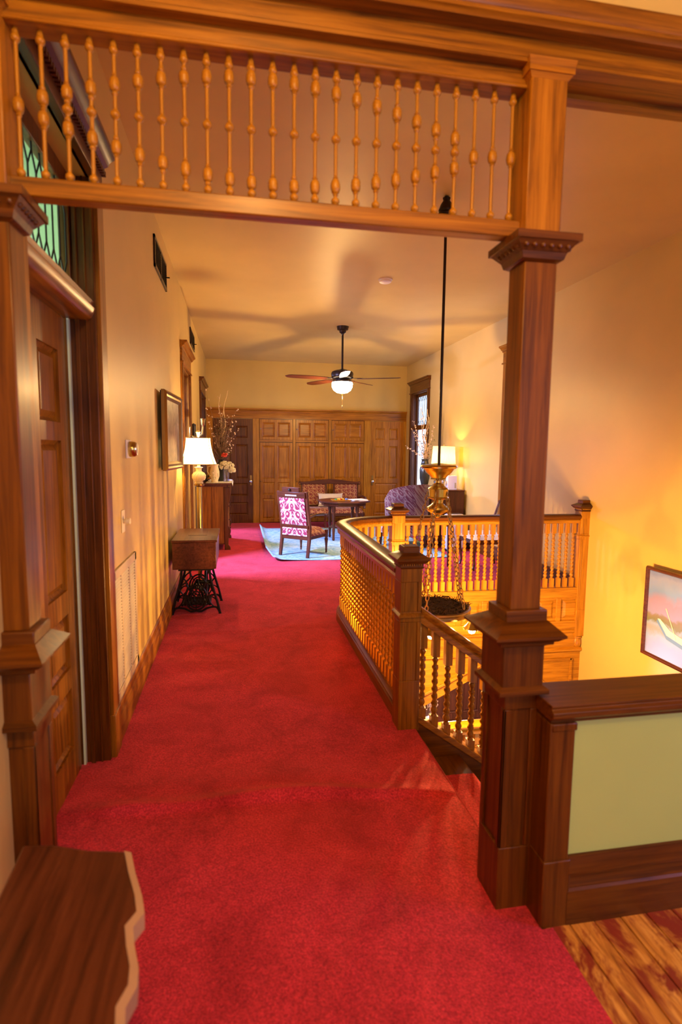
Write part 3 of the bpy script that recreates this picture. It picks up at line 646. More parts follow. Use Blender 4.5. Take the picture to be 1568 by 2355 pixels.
# balusters along arc length
L = [0]
for i in range(1, len(path)): L.append(L[-1]+(Vector(path[i])-Vector(path[i-1])).length)
n = round((L[-1]-0.14)/0.078)
for k in range(n+1):
    s_ = 0.05+(L[-1]-0.11)*k/n
    i = max(j for j in range(len(L)-1) if L[j] <= s_); t = (s_-L[i])/(L[i+1]-L[i])
    x_, y_ = [path[i][q]*(1-t)+path[i+1][q]*t for q in (0, 1)]
    an = math.atan2(nrm[i][1], nrm[i][0])
    link('baluster', bal_me, hb, loc=(x_, y_, ZB), rotz=an)
def newel(parent, x, y, h, w=0.062, mat='oak_z', matc='oak_dark_x', z0=0.0, own=None):
    q = lambda k: (x-w-k, x+w+k, y-w-k, y+w+k)
    po = parent
    sh_ = obj('newel_post', MB().box(*q(-0.006), z0, h-0.11), mat, po, bv=0.004)
    mb = MB()
    for c, d in ((z0, z0+0.30), (h-0.43, h-0.37), (h-0.20, h-0.10)): mb.box(*q(0), c, d)
    for c, d in ((z0+0.30, h-0.43), (h-0.37, h-0.20)):
        for (a0, a1) in ((-w, -w+0.024), (w-0.024, w)):
            mb.box(x+a0, x+a1, y-w, y+w, c, d); 
            for (b0, b1) in ((-w, -w+0.024), (w-0.024, w)): pass
        for (b0, b1) in ((-w, -w+0.024), (w-0.024, w)):
            mb.box(x-w+0.024, x-w+0.03, y+b0, y+b1, c, d)
    obj('newel_frame', mb, mat, sh_, bv=0.003)
    obj('newel_band', MB().frus(q(0.012), h-0.40, q(0.012), h-0.392).frus(q(0.012), h-0.392, q(0.0), h-0.378), mat, sh_)
    mb = MB(); mb.frus(q(0), h-0.125, q(0.01), h-0.115); mb.frus(q(0.012), h-0.095, q(0.03), h-0.075); mb.frus(q(0.032), h-0.075, q(0.034), h-0.062); mb.frus(q(0.034), h-0.062, q(-0.012), h-0.035)
    mb.box(*q(0.004), h-0.115, h-0.09)
    cap = obj('newel_cap', mb, matc, sh_)
    obj('cap_block', MB().box(*q(-0.014), h-0.045, h-0.006).frus(q(-0.014), h-0.006, q(-0.02), h), 'oak_dark_x', sh_, bv=0.002)
    mb = MB(); k = -w+0.004
    while k < w-0.004:
        mb.box(x+k, x+k+0.007, y-w-0.012, y-w, h-0.105, h-0.092); mb.box(x-w-0.012, x-w, y+k, y+k+0.007, h-0.105, h-0.092); k += 0.013
    tag(obj('dentil', mb, mat, sh_, smooth=False), kind='stuff')
nA = thing('newel', 'square oak newel post with dark cap at the head of the stairs', 'newel post', (XR, 3.035, 0)); newel(nA, XR, 3.035, 1.075)
nB = thing('newel', 'square oak newel post between the curved rail and the straight gallery rail', 'newel post', (CX+0.01, YB, 0)); newel(nB, CX+0.01, YB, 1.075, 0.068, 'oak_light_z')
nC = thing('newel', 'oak end newel post fixed to the right wall with a carved drop finial', 'newel post', (RX-0.05, YB, 0)); newel(nC, RX-0.04, YB, 1.10, 0.062, 'oak_light_z', 'oak_dark_x', -0.42)
mb = MB()
vs_ = []
prof = [(0.03, 0), (0.055, -0.01), (0.055, -0.025), (0.035, -0.035), (0.045, -0.06), (0.05, -0.09), (0.042, -0.12), (0.025, -0.14), (0.014, -0.15), (0.02, -0.165), (0.012, -0.18), (0.001, -0.185)]
mb.lathe(prof, (RX-0.04, YB, -0.42), 16)
for k in range(14):
    t = 2*PI*k/14; mb.tube([(RX-0.04+r_*math.cos(t), YB+r_*math.sin(t), -0.42+h_) for r_, h_ in prof[3:8]], 0.005, 5)
obj('drop_finial', mb, 'oak_light_z', nC)
gb = thing('gallery_balustrade', 'straight oak gallery balustrade with barley twist balusters above the panelled stairwell face', 'balustrade', (2.7, YB, 0))
gp = [(CX+0.079, YB), (RX-0.103, YB)]; gn = [(0, 1), (0, 1)]; G3 = lambda z: [(p[0], p[1], z) for p in gp]
obj('base_rail', MB().sweep(base_prof, G3(0.0), gn), 'oak_light_x', gb)
obj('handrail_fillet', MB().sweep(rail_low, G3(ZR-0.002), gn), 'oak_light_x', gb)
obj('handrail', MB().sweep(rail_top, G3(ZR), gn), 'oak_dark_x', gb)
n = 25
for k in range(n):
    link('baluster', bal_me, gb, loc=(CX+0.125+(RX-0.15-CX-0.125)*k/(n-1), YB, ZB))
# gallery face: fascia boards with small square panels
FYF = YB-0.052
fc = sroot('wall_gallery_face', (2.7, FYF, -1.0))
obj('fascia_board', MB().box(0.97, RX, FYF, YB+0.05, -1.35, 0.0), 'oak_light_x', fc, smooth=False) if False else None
mb = MB(); X0g, X1g = CX-0.04, RX-0.005
mb.box(X0g, X1g, FYF, FYF+0.03, 0.02, 0.135); mb.box(X0g, X1g, FYF, FYF+0.03, -0.34, -0.24)
px_ = []; k = X1g-0.045
while k > X0g+0.3:
    px_.append((k-0.235, k)); k -= 0.29
edges = [X1g]+[e_ for p_ in px_ for e_ in (p_[1], p_[0])]+[X0g]
for j in range(0, len(edges), 2): mb.box(edges[j+1], edges[j], FYF, FYF+0.03, -0.24, 0.02)
obj('face_frame', mb, 'oak_light_x', fc, bv=0.003)
for a, bq in px_:
    p = MB(); y0 = FYF+0.02
    p.box(a, bq, y0, y0+0.01, -0.24, 0.02); p.frus((0, 0, 0, 0), 0, (0, 0, 0, 0), 0) if False else None
    p.add([(a+0.03, y0, -0.21), (bq-0.03, y0, -0.21), (bq-0.03, y0, -0.01), (a+0.03, y0, -0.01), (a+0.06, y0-0.014, -0.18), (bq-0.06, y0-0.014, -0.18), (bq-0.06, y0-0.014, -0.04), (a+0.06, y0-0.014, -0.04)],
          [(0,1,5,4),(1,2,6,5),(2,3,7,6),(3,0,4,7),(4,5,6,7)])
    obj('panel', p, 'oak_light_x', fc, smooth=False)
mp = [(0, 0), (0.02, 0.0), (0.035, 0.015), (0.035, 0.03), (0.015, 0.045), (0, 0.05)]
for z_ in (-0.385, -0.60): obj('moulding', MB().sweep(mp, [(X0g, FYF+0.03, z_), (X1g, FYF+0.03, z_)], [(0, -1), (0, -1)]), 'oak_light_x', fc)
# lower stairwell wall with the sloping stair string under it and an arch
mb = MB()
mb.prism([(X0g, 0.0), (X0g, -1.16), (2.70, -0.62), (2.95, -0.62), (3.00, -1.35)] + [(3.00+0.36*(1-math.cos(t)) , -1.35+0.0+0.60*math.sin(t)) for t in [PI*i/14 for i in range(1, 14)]][:0] + [(3.0, -2.2), (RX, -2.2), (RX, 0.0)], FYF+0.035, YB+0.04, 'y')
obj('stair_wall', mb, 'oak_light_x', fc, smooth=False)
mb = MB(); mb.prism([(X0g, -1.30), (2.72, -0.72), (2.72, -0.60), (X0g, -1.14)], FYF+0.0, YB+0.06, 'y'); obj('stair_string', mb, 'oak_light_x', fc, bv=0.005)
mb = MB(); mb.prism([(X0g, -1.16), (2.72, -0.62), (2.72, -0.595), (X0g, -1.125)], FYF-0.03, YB+0.06, 'y'); obj('string_moulding', mb, 'oak_light_x', fc, bv=0.004)
# framed arch panel at the right end
mb = MB(); a, bq = 3.10, 3.66
mb.box(bq-0.015, bq+0.01, FYF+0.015, FYF+0.04, -2.2, -0.68); mb.box(a, bq, FYF+0.015, FYF+0.04, -0.70, -0.675)
mb.tube([(2.95+0.62*math.sin(t), FYF+0.03, -1.42+0.62*math.cos(t)) for t in [PI/2*i/14 for i in range(15)]], 0.014, 6)
mb.tube([(2.95+0.56*math.sin(t), FYF+0.03, -1.42+0.56*math.cos(t)) for t in [PI/2*i/14 for i in range(15)]], 0.008, 6)
obj('arch_moulding', mb, 'oak_light_x', fc)
# hall-side face of the opening, under the curved rail
mb = MB(); pc = [(XR, 2.98), (XR, CYc)]+curve_pts(20)[1:]; pn = [(1, 0), (1, 0)]+[(math.cos(PI/2*i/20), -math.sin(PI/2*i/20)) for i in range(1, 21)]
mb.sweep([(-0.02, -0.6), (0.03, -0.6), (0.03, 0.0), (-0.02, 0.0)], [(p[0], p[1], 0) for p in pc], pn)
struct('wall_hall_face', mb, 'oak_light_y')
# ---- stairs
st = thing('staircase', 'oak stair flight going down from the hall beside the newel', 'stairs', (1.8, 2.4, -1.44))
RS, RN = 0.18, 0.25
for k in range(8):
    x0_ = 1.0+RN*k; z_ = -RS*(k+1)
    obj('tread', MB().box(x0_-0.02, x0_+RN+0.03, 1.76, 3.0, z_-0.035, z_), 'oak_dark_y', st, bv=0.008)
    obj('riser', MB().box(x0_-0.02, x0_, 1.76, 3.0, z_, z_+RS-0.035), 'oak_dark_y', st, smooth=False)
obj('landing', MB().box(3.0, RX, 1.76, 4.6, -RS*9-0.04, -RS*9), 'oak_dark_y', st, smooth=False)
def slope(x): return -0.72*(x-1.0)
mb = MB(); mb.prism([(0.99, 0.06), (0.99, -0.40), (3.0, -0.40+slope(3.0)), (3.0, 0.06+slope(3.0))], 2.985, 3.065, 'y'); obj('stringer', mb, 'oak_dark_x', st, bv=0.004)
mb = MB(); mb.prism([(0.99, 0.10), (0.99, 0.055), (3.0, 0.055+slope(3.0)), (3.0, 0.10+slope(3.0))], 2.975, 3.08, 'y'); obj('shoe_rail', mb, 'oak_x', st, bv=0.006)
rn = MB()
pts = [(1.0, 0.0)]
for k in range(8):
    x0_ = 1.0+RN*k; z_ = -RS*(k+1); pts += [(x0_+0.008, z_+0.012), (x0_+RN-0.035, z_+0.012), (x0_+RN+0.02, z_+0.008), (x0_+RN+0.035, z_-0.012), (x0_+RN+0.01, z_-0.03)]
rn.grid(lambda u, v: (lambda i: (pts[i][0], 1.85+0.92*v, pts[i][1]+0.004))(round(u*(len(pts)-1))), len(pts)-1, 4)
tag(obj('stair_runner', rn, 'red_carpet'), 'red carpet runner on the oak stair treads', 'runner')
sr = thing('stair_balustrade', 'sloping oak stair rail with barley twist balusters leading down from the newel', 'balustrade', (1.5, 3.03, -0.3))
mb = MB(); yy = 3.03
prof = [(-0.045, 0.0), (0.045, 0.0), (0.05, 0.03), (0.042, 0.042), (0.06, 0.06), (0.064, 0.075), (0.05, 0.092), (-0.05, 0.092), (-0.064, 0.075), (-0.06, 0.06), (-0.042, 0.042), (-0.05, 0.03)]
mb.sweep(prof, [(1.0125, yy, 0.645+slope(1.0125)), (3.0, yy, 0.645+slope(3.0))], [(0, -1), (0, -1)]); obj('handrail', mb, 'oak_x', sr)
sb_me = twist_baluster(0.66, 0.14, 0.16, 'oak_z')
for k in range(16):
    xx = 1.045+0.078*k
    link('baluster', sb_me, sr, loc=(xx, yy, 0.645+slope(xx)-0.64))
# ---- lower hall seen through the stair balusters
struct('floor_lower', MB().box(-0.7, RX, 2.0, 9.0, -3.5, -3.4), 'oak_dark_y', smooth=False)
struct('wall_lower', MB().box(-0.7, RX, 7.9, 8.0, -3.4, -0.26).box(0.82, 0.9, 2.98, 7.9, -3.4, -0.3), 'oak_x', smooth=False)
ld = sroot('door_4', (3.2, 7.88, -3.4))
T = frameT((2.95, 7.86, -3.4), (1, 0, 0), (0, -1, 0)); leaf(ld, T, 0.80, 2.2, [(0.1, 0.36, 1.0, 2.0), (0.44, 0.7, 1.0, 2.0), (0.1, 0.36, 0.2, 0.9), (0.44, 0.7, 0.2, 0.9)], 'mahogany_z', 'mahogany_z', 0.05)
obj('casing', MB().box(2.80, 2.93, 7.80, 7.9, -3.4, -1.1).box(2.78, 3.77, 7.78, 7.9, -1.2, -1.0), 'oak_dark_z', ld, bv=0.006)
cb_ = thing('hall_cabinet', 'dark wooden cabinet standing in the lower hall under the gallery', 'cabinet', (2.6, 7.0, -3.4))
obj('body', MB().box(2.25, 2.75, 6.8, 7.3, -3.35, -2.15), 'mahogany_z', cb_, bv=0.01); obj('top', MB().box(2.22, 2.78, 6.77, 7.33, -2.15, -2.11), 'mahogany_x', cb_, bv=0.006)
vz = thing('urn', 'pale round urn holding dried foliage on the lower hall cabinet', 'urn', (2.48, 6.95, -2.11))
obj('body', MB().lathe([(0.05, 0), (0.06, 0.01), (0.09, 0.06), (0.085, 0.11), (0.04, 0.15), (0.05, 0.17)], (2.48, 6.95, -2.11), 18), 'white_plastic', vz)
mb = MB(); random.seed(5)
for k in range(60):
    t = random.random()*6.28; r_ = 0.05+0.1*random.random(); mb.tube([(2.48, 6.95, -1.95), (2.48+0.6*r_*math.cos(t), 6.95+0.6*r_*math.sin(t), -1.86), (2.48+r_*math.cos(t), 6.95+r_*math.sin(t), -1.80+0.1*random.random())], [0.004, 0.006, 0.008], 4)
tag(obj('foliage', mb, 'twig', vz), kind='stuff')
lb = thing('lower_balustrade', 'low oak rail with twisted balusters at the lower stair landing', 'balustrade', (2.0, 4.6, -1.6))
obj('handrail', MB().sweep(rail_prof, [(1.55, 4.6, -0.93), (3.0, 4.6, -0.93)], [(0, 1), (0, 1)]), 'oak_light_x', lb)
for k in range(14): link('baluster', bal_me, lb, loc=(1.62+0.1*k, 4.6, -1.645))
obj('base_rail', MB().box(1.55, 3.0, 4.55, 4.65, -1.80, -1.64), 'oak_light_x', lb, bv=0.005)

# ================================================================= lamps and fan
# chandelier
CHX, CHY = 1.565, 4.27
ch = thing('chandelier', 'brass chain chandelier with a moss filled ring hanging over the stairwell', 'chandelier', (CHX, CHY, 3.52))
obj('canopy', MB().lathe([(0.012, 3.52-0.24), (0.02, 3.52-0.225), (0.022, 3.52-0.215), (0.035, 3.52-0.205), (0.05, 3.52-0.185), (0.06, 3.52-0.165), (0.062, 3.52-0.14), (0.066, 3.52-0.13), (0.055, 3.52-0.115), (0.06, 3.52-0.10), (0.045, 3.52-0.06), (0.025, 3.52-0.03), (0.03, 3.52-0.012), (0.012, 3.52)], (CHX, CHY, 0), 24), 'bronze', ch)
obj('rod', MB().lathe([(0.011, 1.49), (0.011, 3.30)], (CHX, CHY, 0), 12), 'bronze', ch)
obj('dish', MB().lathe([(0.02, 1.515), (0.10, 1.505), (0.138, 1.50), (0.146, 1.488), (0.138, 1.475), (0.12, 1.468), (0.10, 1.44), (0.075, 1.42), (0.06, 1.40), (0.045, 1.385), (0.03, 1.38)], (CHX, CHY, 0), 32), 'brass', ch)
mb = MB()
for k in range(24): t = 2*PI*k/24; mb.ball((CHX+0.056*math.cos(t), CHY+0.056*math.sin(t), 1.392), 0.006, 6, 4)
tag(obj('bead', mb, 'brass', ch), kind='stuff')
obj('hub', MB().lathe([(0.02, 1.385), (0.024, 1.36), (0.045, 1.35), (0.05, 1.335), (0.075, 1.32), (0.082, 1.31), (0.078, 1.25), (0.085, 1.24), (0.045, 1.225), (0.04, 1.20), (0.055, 1.185), (0.085, 1.165), (0.09, 1.15), (0.075, 1.13), (0.045, 1.115), (0.022, 1.10), (0.026, 1.09), (0.001, 1.075)], (CHX, CHY, 0), 24), 'brass', ch)
RC, ZC = 0.285, 0.345
for k in range(5):
    t = 0.35+2*PI*k/5; p0 = Vector((CHX+0.085*math.cos(t), CHY+0.085*math.sin(t), 1.26)); p1 = Vector((CHX+(RC-0.02)*math.cos(t), CHY+(RC-0.02)*math.sin(t), ZC+0.035))
    mb = MB(); Lc = (p1-p0).length; nl = round(Lc/0.040); d = (p1-p0).normalized(); s1 = d.cross(Vector((0, 0, 1))).normalized(); s2 = d.cross(s1)
    mb.tube([(CHX+0.055*math.cos(t), CHY+0.055*math.sin(t), 1.285), (CHX+0.075*math.cos(t), CHY+0.075*math.sin(t), 1.30), tuple(p0+Vector((0, 0, 0.02))), tuple(p0)], 0.006, 6)
    for j in range(nl):
        c = p0+(p1-p0)*((j+0.5)/nl); ss = s1 if j % 2 else s2
        mb.tube([tuple(c+d*(0.025*math.cos(q)*(1.0))+ss*(0.0125*math.sin(q))) for q in [2*PI*i/10 for i in range(10)]], 0.0045, 5, True)
    obj('chain', mb, 'chain_brass', ch)
obj('ring', MB().lathe([(RC-0.03, ZC-0.035), (RC-0.005, ZC-0.04), (RC, ZC-0.025), (RC-0.006, ZC-0.012), (RC+0.004, ZC), (RC+0.004, ZC+0.012), (RC-0.01, ZC+0.018), (RC-0.03, ZC+0.012), (RC-0.03, ZC-0.035)], (CHX, CHY, 0), 40, caps=False), 'old_brass', ch)
obj('tray', MB().lathe([(0.001, ZC-0.09), (0.10, ZC-0.085), (0.2, ZC-0.06), (RC-0.02, ZC-0.03), (RC-0.03, ZC-0.02), (0.2, ZC-0.01), (0.001, ZC-0.01)], (CHX, CHY, 0), 32), 'old_brass', ch)
mb = MB(); random.seed(3)
mb.lathe([(0.001, ZC+0.03), (0.12, ZC+0.03), (0.22, ZC+0.018), (RC-0.03, ZC-0.01)], (CHX, CHY, 0), 24, caps=False)
for k in range(420):
    t = random.random()*6.283; r_ = (RC-0.03)*math.sqrt(random.random()); a = random.random()*6.28; ln = 0.02+0.035*random.random()
    b0 = Vector((CHX+r_*math.cos(t), CHY+r_*math.sin(t), ZC+0.015)); e1 = b0+Vector((math.cos(a)*ln*0.7, math.sin(a)*ln*0.7, 0.012+0.02*random.random())); e2 = e1+Vector((math.cos(a+1)*ln, math.sin(a+1)*ln, (random.random()-0.4)*0.025))
    mb.tube([tuple(b0), tuple(e1), tuple(e2)], [0.003, 0.003, 0.0015], 4)
tag(obj('moss', mb, 'moss', ch), kind='stuff')
for k in range(5):
    t = -0.733+2*PI*k/5; bx_, by_ = CHX+(RC+0.03)*math.cos(t), CHY+(RC+0.03)*math.sin(t); zt_ = ZC-0.05
    ar = MB().tube([(CHX+(RC-0.02)*math.cos(t), CHY+(RC-0.02)*math.sin(t), ZC-0.03), (CHX+(RC+0.02)*math.cos(t), CHY+(RC+0.02)*math.sin(t), ZC-0.02), (bx_, by_, ZC-0.045)], 0.008, 8)
    ao = obj('lamp_arm', ar, 'old_brass', ch)
    obj('socket_cup', MB().lathe([(0.008, zt_+0.012), (0.024, zt_+0.006), (0.034, zt_-0.008), (0.030, zt_-0.022), (0.046, zt_-0.046), (0.070, zt_-0.070), (0.066, zt_-0.070), (0.040, zt_-0.044), (0.012, zt_-0.02)], (bx_, by_, 0), 18, caps=False), 'brass', ao)
    mb = MB()
    for j in range(10): q = 2*PI*j/10; mb.ball((bx_+0.068*math.cos(q), by_+0.068*math.sin(q), zt_-0.070), 0.008, 6, 4)
    tag(obj('bead', mb, 'brass', ao), kind='stuff')
    obj('bulb', MB().lathe([(0.012, zt_-0.02), (0.014, zt_-0.04), (0.024, zt_-0.068), (0.030, zt_-0.086), (0.022, zt_-0.106), (0.001, zt_-0.114)], (bx_, by_, 0), 14), 'bulb_glow', ao)
    point('chandelier_bulb', (bx_, by_, zt_-0.127), 44, WARM, 0.010)
# ceiling fan
FX, FYY = 1.61, 8.83
fan = thing('ceiling_fan', 'bronze ceiling fan with five dark blades and a glowing glass bowl', 'ceiling fan', (FX, FYY, CZ))
obj('canopy', MB().lathe([(0.016, CZ-0.13), (0.022, CZ-0.11), (0.05, CZ-0.09), (0.055, CZ-0.06), (0.085, CZ-0.05), (0.09, CZ-0.02), (0.095, CZ)], (FX, FYY, 0), 24), 'bronze', fan)
obj('downrod', MB().lathe([(0.016, 2.86), (0.016, CZ-0.12)], (FX, FYY, 0), 12), 'bronze', fan)
obj('motor_housing', MB().lathe([(0.02, 2.88), (0.05, 2.87), (0.13, 2.85), (0.165, 2.83), (0.175, 2.80), (0.168, 2.76), (0.175, 2.745), (0.15, 2.725), (0.09, 2.715)], (FX, FYY, 0), 32), 'bronze', fan)
obj('light_collar', MB().lathe([(0.10, 2.72), (0.10, 2.70), (0.15, 2.69), (0.155, 2.675), (0.06, 2.67)], (FX, FYY, 0), 28), 'bronze', fan)
obj('glass_bowl', MB().lathe([(0.158, 2.672), (0.165, 2.65), (0.160, 2.60), (0.135, 2.55), (0.085, 2.515), (0.03, 2.503), (0.001, 2.50)], (FX, FYY, 0), 32, caps=False), 'bowl_glow', fan)
obj('pull_chain', MB().lathe([(0.003, 2.30), (0.003, 2.50)], (FX, FYY-0.02, 0), 6).lathe([(0.001, 2.27), (0.008, 2.28), (0.008, 2.31), (0.001, 2.315)], (FX, FYY-0.02, 0), 8), 'old_brass', fan)
for k in range(5):
    t = math.radians(47+72*k)
    T = Matrix.Translation((FX, FYY, 2.722)) @ Matrix.Rotation(t, 4, 'Z') @ Matrix.Rotation(math.radians(11), 4, 'X')
    bl = MB(T); n_ = 16; top, bot = [], []
    for i in range(n_+1):
        u = i/n_; xx = 0.25+0.67*u; hw_ = 0.055+0.02*math.sin(PI*min(1, u*0.9)); 
        if u > 0.85: hw_ *= math.sqrt(max(0.0, 1-((u-0.85)/0.15)**2))*0.97+0.03
        top.append((xx, hw_)); bot.append((xx, -hw_))
    bl.prism(top+bot[::-1], -0.004, 0.004, 'z'); bo = obj('blade', bl, 'mahogany_x', fan)
    ir = MB(T).box(0.10, 0.30, -0.016, 0.016, 0.004, 0.012).box(0.24, 0.32, -0.04, 0.04, 0.004, 0.010); obj('blade_iron', ir, 'bronze', bo, bv=0.002)
point('fan_light', (FX, FYY, 2.44), 80, WARM2, 0.05)
# smoke detector
sd = thing('smoke_detector', 'small white smoke detector on the tan ceiling', 'smoke detector', (1.64, 6.37, CZ))
obj('base', MB().lathe([(0.075, CZ-0.012), (0.08, CZ-0.006), (0.08, CZ)], (1.64, 6.37, 0), 24), 'white_plastic', sd)
obj('cover', MB().lathe([(0.001, CZ-0.04), (0.05, CZ-0.038), (0.068, CZ-0.028), (0.07, CZ-0.012)], (1.64, 6.37, 0), 24), 'white_plastic', sd)

# ================================================================= left wall items
# return air grille
gr = thing('floor_grille', 'tall painted return air grille low on the left wall', 'air vent', (LX, 3.37, 0.22))
y0, y1, z0, z1 = 3.06, 3.74, 0.225, 0.95
mb = MB(); mb.box(LX, LX+0.012, y0, y1, z0, z0+0.05).box(LX, LX+0.012, y0, y1, z1-0.05, z1).box(LX, LX+0.012, y0, y0+0.05, z0, z1).box(LX, LX+0.012, y1-0.05, y1, z0, z1)
for k in (1, 2): yy_ = y0+(y1-y0)*k/3; mb.box(LX, LX+0.010, yy_-0.012, yy_+0.012, z0, z1)
obj('frame', mb, 'vent_paint', gr, bv=0.003)
lm = MB().add([(0, 0, 0), (0.009, 0, -0.010), (0.009, (y1-y0)-0.1, -0.010), (0, (y1-y0)-0.1, 0), (0.0, 0, -0.002), (0.009, 0, -0.012), (0.009, (y1-y0)-0.1, -0.012), (0, (y1-y0)-0.1, -0.002)], [(0,1,2,3),(4,7,6,5),(0,4,5,1),(3,2,6,7),(1,5,6,2),(0,3,7,4)]).mesh('louvre', 'vent_paint', smooth=False)
nl = 34
for k in range(nl): link('louvre', lm, gr, loc=(LX+0.001, y0+0.05, z0+0.06+(z1-z0-0.11)*k/nl+0.012))
obj('back', MB().box(LX, LX+0.001, y0+0.04, y1-0.04, z0+0.04, z1-0.04), 'vent_paint', gr, smooth=False)
# high dark vents
for (a, bq, c, d, lab) in ((4.95, 5.72, 3.08, 3.33, 'black return air vent high on the left wall above the gilt framed picture'), (8.45, 9.20, 3.10, 3.33, 'black air vent high on the left wall past the first window')):
    vr = thing('wall_vent', lab, 'air vent', (LX, (a+bq)/2, c))
    mb = MB(); mb.box(LX, LX+0.014, a, bq, c, c+0.025).box(LX, LX+0.014, a, bq, d-0.025, d).box(LX, LX+0.014, a, a+0.025, c, d).box(LX, LX+0.014, bq-0.025, bq, c, d).box(LX, LX+0.014, (a+bq)/2-0.012, (a+bq)/2+0.012, c, d)
    obj('frame', mb, 'bronze', vr); obj('back', MB().box(LX, LX+0.002, a+0.02, bq-0.02, c+0.02, d-0.02), 'black', vr, smooth=False)
    sm = MB().add([(0, 0, 0), (0.010, 0, -0.012), (0.010, bq-a-0.05, -0.012), (0, bq-a-0.05, 0), (0, 0, -0.002), (0.010, 0, -0.014), (0.010, bq-a-0.05, -0.014), (0, bq-a-0.05, -0.002)], [(0,1,2,3),(4,7,6,5),(0,4,5,1),(3,2,6,7),(1,5,6,2),(0,3,7,4)]).mesh('slat', 'bronze', smooth=False)
    for k in range(10): link('slat', sm, vr, loc=(LX+0.003, a+0.025, c+0.045+(d-c-0.06)*k/10))
    obj('lever', MB().box(LX+0.01, LX+0.05, bq-0.09, bq-0.08, c+0.10, c+0.11), 'bronze', vr)
# thermostat
ts = thing('thermostat', 'round brass thermostat on a white plate on the left wall', 'thermostat', (LX, 3.62, 1.60))
obj('plate', MB().box(LX, LX+0.010, 3.55, 3.69, 1.545, 1.655), 'white_plastic', ts, bv=0.003)
obj('dial_body', MB().lathe([(0.045, 0.0), (0.048, 0.006), (0.045, 0.035), (0.040, 0.042)], (LX+0.008, 3.62, 1.60), 28, 'x'), 'brass', ts)
obj('dial', MB().lathe([(0.040, 0.0), (0.038, 0.008), (0.001, 0.010)], (LX+0.048, 3.62, 1.60), 24, 'x'), 'steel', ts)
# dimmer
dm = thing('dimmer_switch', 'ivory dimmer switch with a round knob below the thermostat', 'light switch', (LX, 3.40, 1.18))
obj('plate', MB().box(LX, LX+0.006, 3.36, 3.445, 1.12, 1.25), 'ivory', dm, bv=0.003)
obj('knob', MB().lathe([(0.012, 0), (0.012, 0.012), (0.020, 0.014), (0.019, 0.036), (0.014, 0.04)], (LX+0.005, 3.402, 1.185), 20, 'x'), 'ivory', dm)
# framed picture, hung off the wall at its near edge
def framed(name, label, cat, T, W, H, fw_, dp, fmat, cmat, lab_canvas=None):
    r = thing(name, label, cat, tuple(T.translation)); 
    pr = [(0, 0), (0, dp*0.6), (fw_*0.25, dp), (fw_*0.45, dp*0.78), (fw_*0.7, dp*0.85), (fw_, dp*0.45), (fw_, 0)]
    mb = MB(T); vs_, fs = [], []; cs = [(-W/2, -H/2, 1, 1), (W/2, -H/2, -1, 1), (W/2, H/2, -1, -1), (-W/2, H/2, 1, -1)]; m_ = len(pr)
    for cx_, cz_, su, sw in cs:
        for o_, dd in pr: vs_.append((cx_+su*o_, dd, cz_+sw*o_))
    for i in range(4):
        j = (i+1) % 4
        for k in range(m_): k2 = (k+1) % m_; fs.append((i*m_+k, i*m_+k2, j*m_+k2, j*m_+k))
    mb.add(vs_, fs); obj('frame', mb, fmat, r, ang=20)
    cv = MB().box(-W/2+fw_*0.8, W/2-fw_*0.8, 0.0, dp*0.4, -H/2+fw_*0.8, H/2-fw_*0.8)
    o = link('canvas', cv.mesh('canvas', cmat, smooth=False), r); o.matrix_basis = T
    obj('backing', MB(T).box(-W/2+0.01, W/2-0.01, -0.01, 0.0, -H/2+0.01, H/2-0.01), 'black', r, smooth=False)
    return r
v_ = Vector((1, 0.0, 0)); th = math.radians(4)
T = Matrix.Translation((LX+0.075, 5.34, 1.76)) @ Matrix.Rotation(PI/2, 4, 'Z').inverted() @ Matrix.Identity(4)
# u axis along -Y keeps the canvas facing +X
T = frameT((LX+0.062, 5.34, 1.76), (math.sin(-th), -math.cos(th), 0), (math.cos(th), -math.sin(th)*1.0, 0))
framed('framed_picture', 'gilt framed dark portrait picture hung on the left wall above the sewing machine', 'picture', T, 0.80, 0.68, 0.075, 0.045, 'old_brass', 'portrait_paint')
T = frameT((LX+0.02, 8.62, 1.78), (0, -1, 0), (1, 0, 0)); framed('framed_picture', 'small black framed picture on the left wall beyond the first window', 'picture', T, 0.30, 0.40, 0.03, 0.025, 'black', 'portrait_paint')
# seascape on right stairwell wall
T = frameT((RX-0.05, 3.90, 0.17), (0, 1, 0), (-1, 0, 0))
sea = framed('seascape_painting', 'large framed seascape painting with a beached boat on the stairwell wall', 'painting', T, 1.24, 0.83, 0.035, 0.04, 'mahogany_y', 'seascape_paint')
mb = MB(T); yv = 0.0175
def flat(pts_, m_): m_.add([(p[0], yv, p[1]) for p in pts_]+[(p[0], yv+0.0015, p[1]) for p in pts_], [tuple(range(len(pts_)))[::-1], tuple(range(len(pts_), 2*len(pts_)))]+[(i, (i+1) % len(pts_), len(pts_)+(i+1) % len(pts_), len(pts_)+i) for i in range(len(pts_))])
flat([(0.42, -0.03), (0.45, -0.035), (0.33, -0.155), (0.05, -0.20), (-0.02, -0.20), (0.10, -0.14), (0.30, -0.10)], mb); obj('painted_hull', mb, 'paper', sea, smooth=False)
mb = MB(T); flat([(0.45, -0.04), (0.46, -0.06), (0.33, -0.19), (0.05, -0.235), (0.05, -0.20), (0.33, -0.155)], mb); obj('painted_shadow', mb, 'blue_toy', sea, smooth=False)
mb = MB(T); mb.tube([(0.36, yv, 0.08), (0.22, yv, -0.16)], 0.004, 4); obj('painted_mast', mb, 'paper', sea)
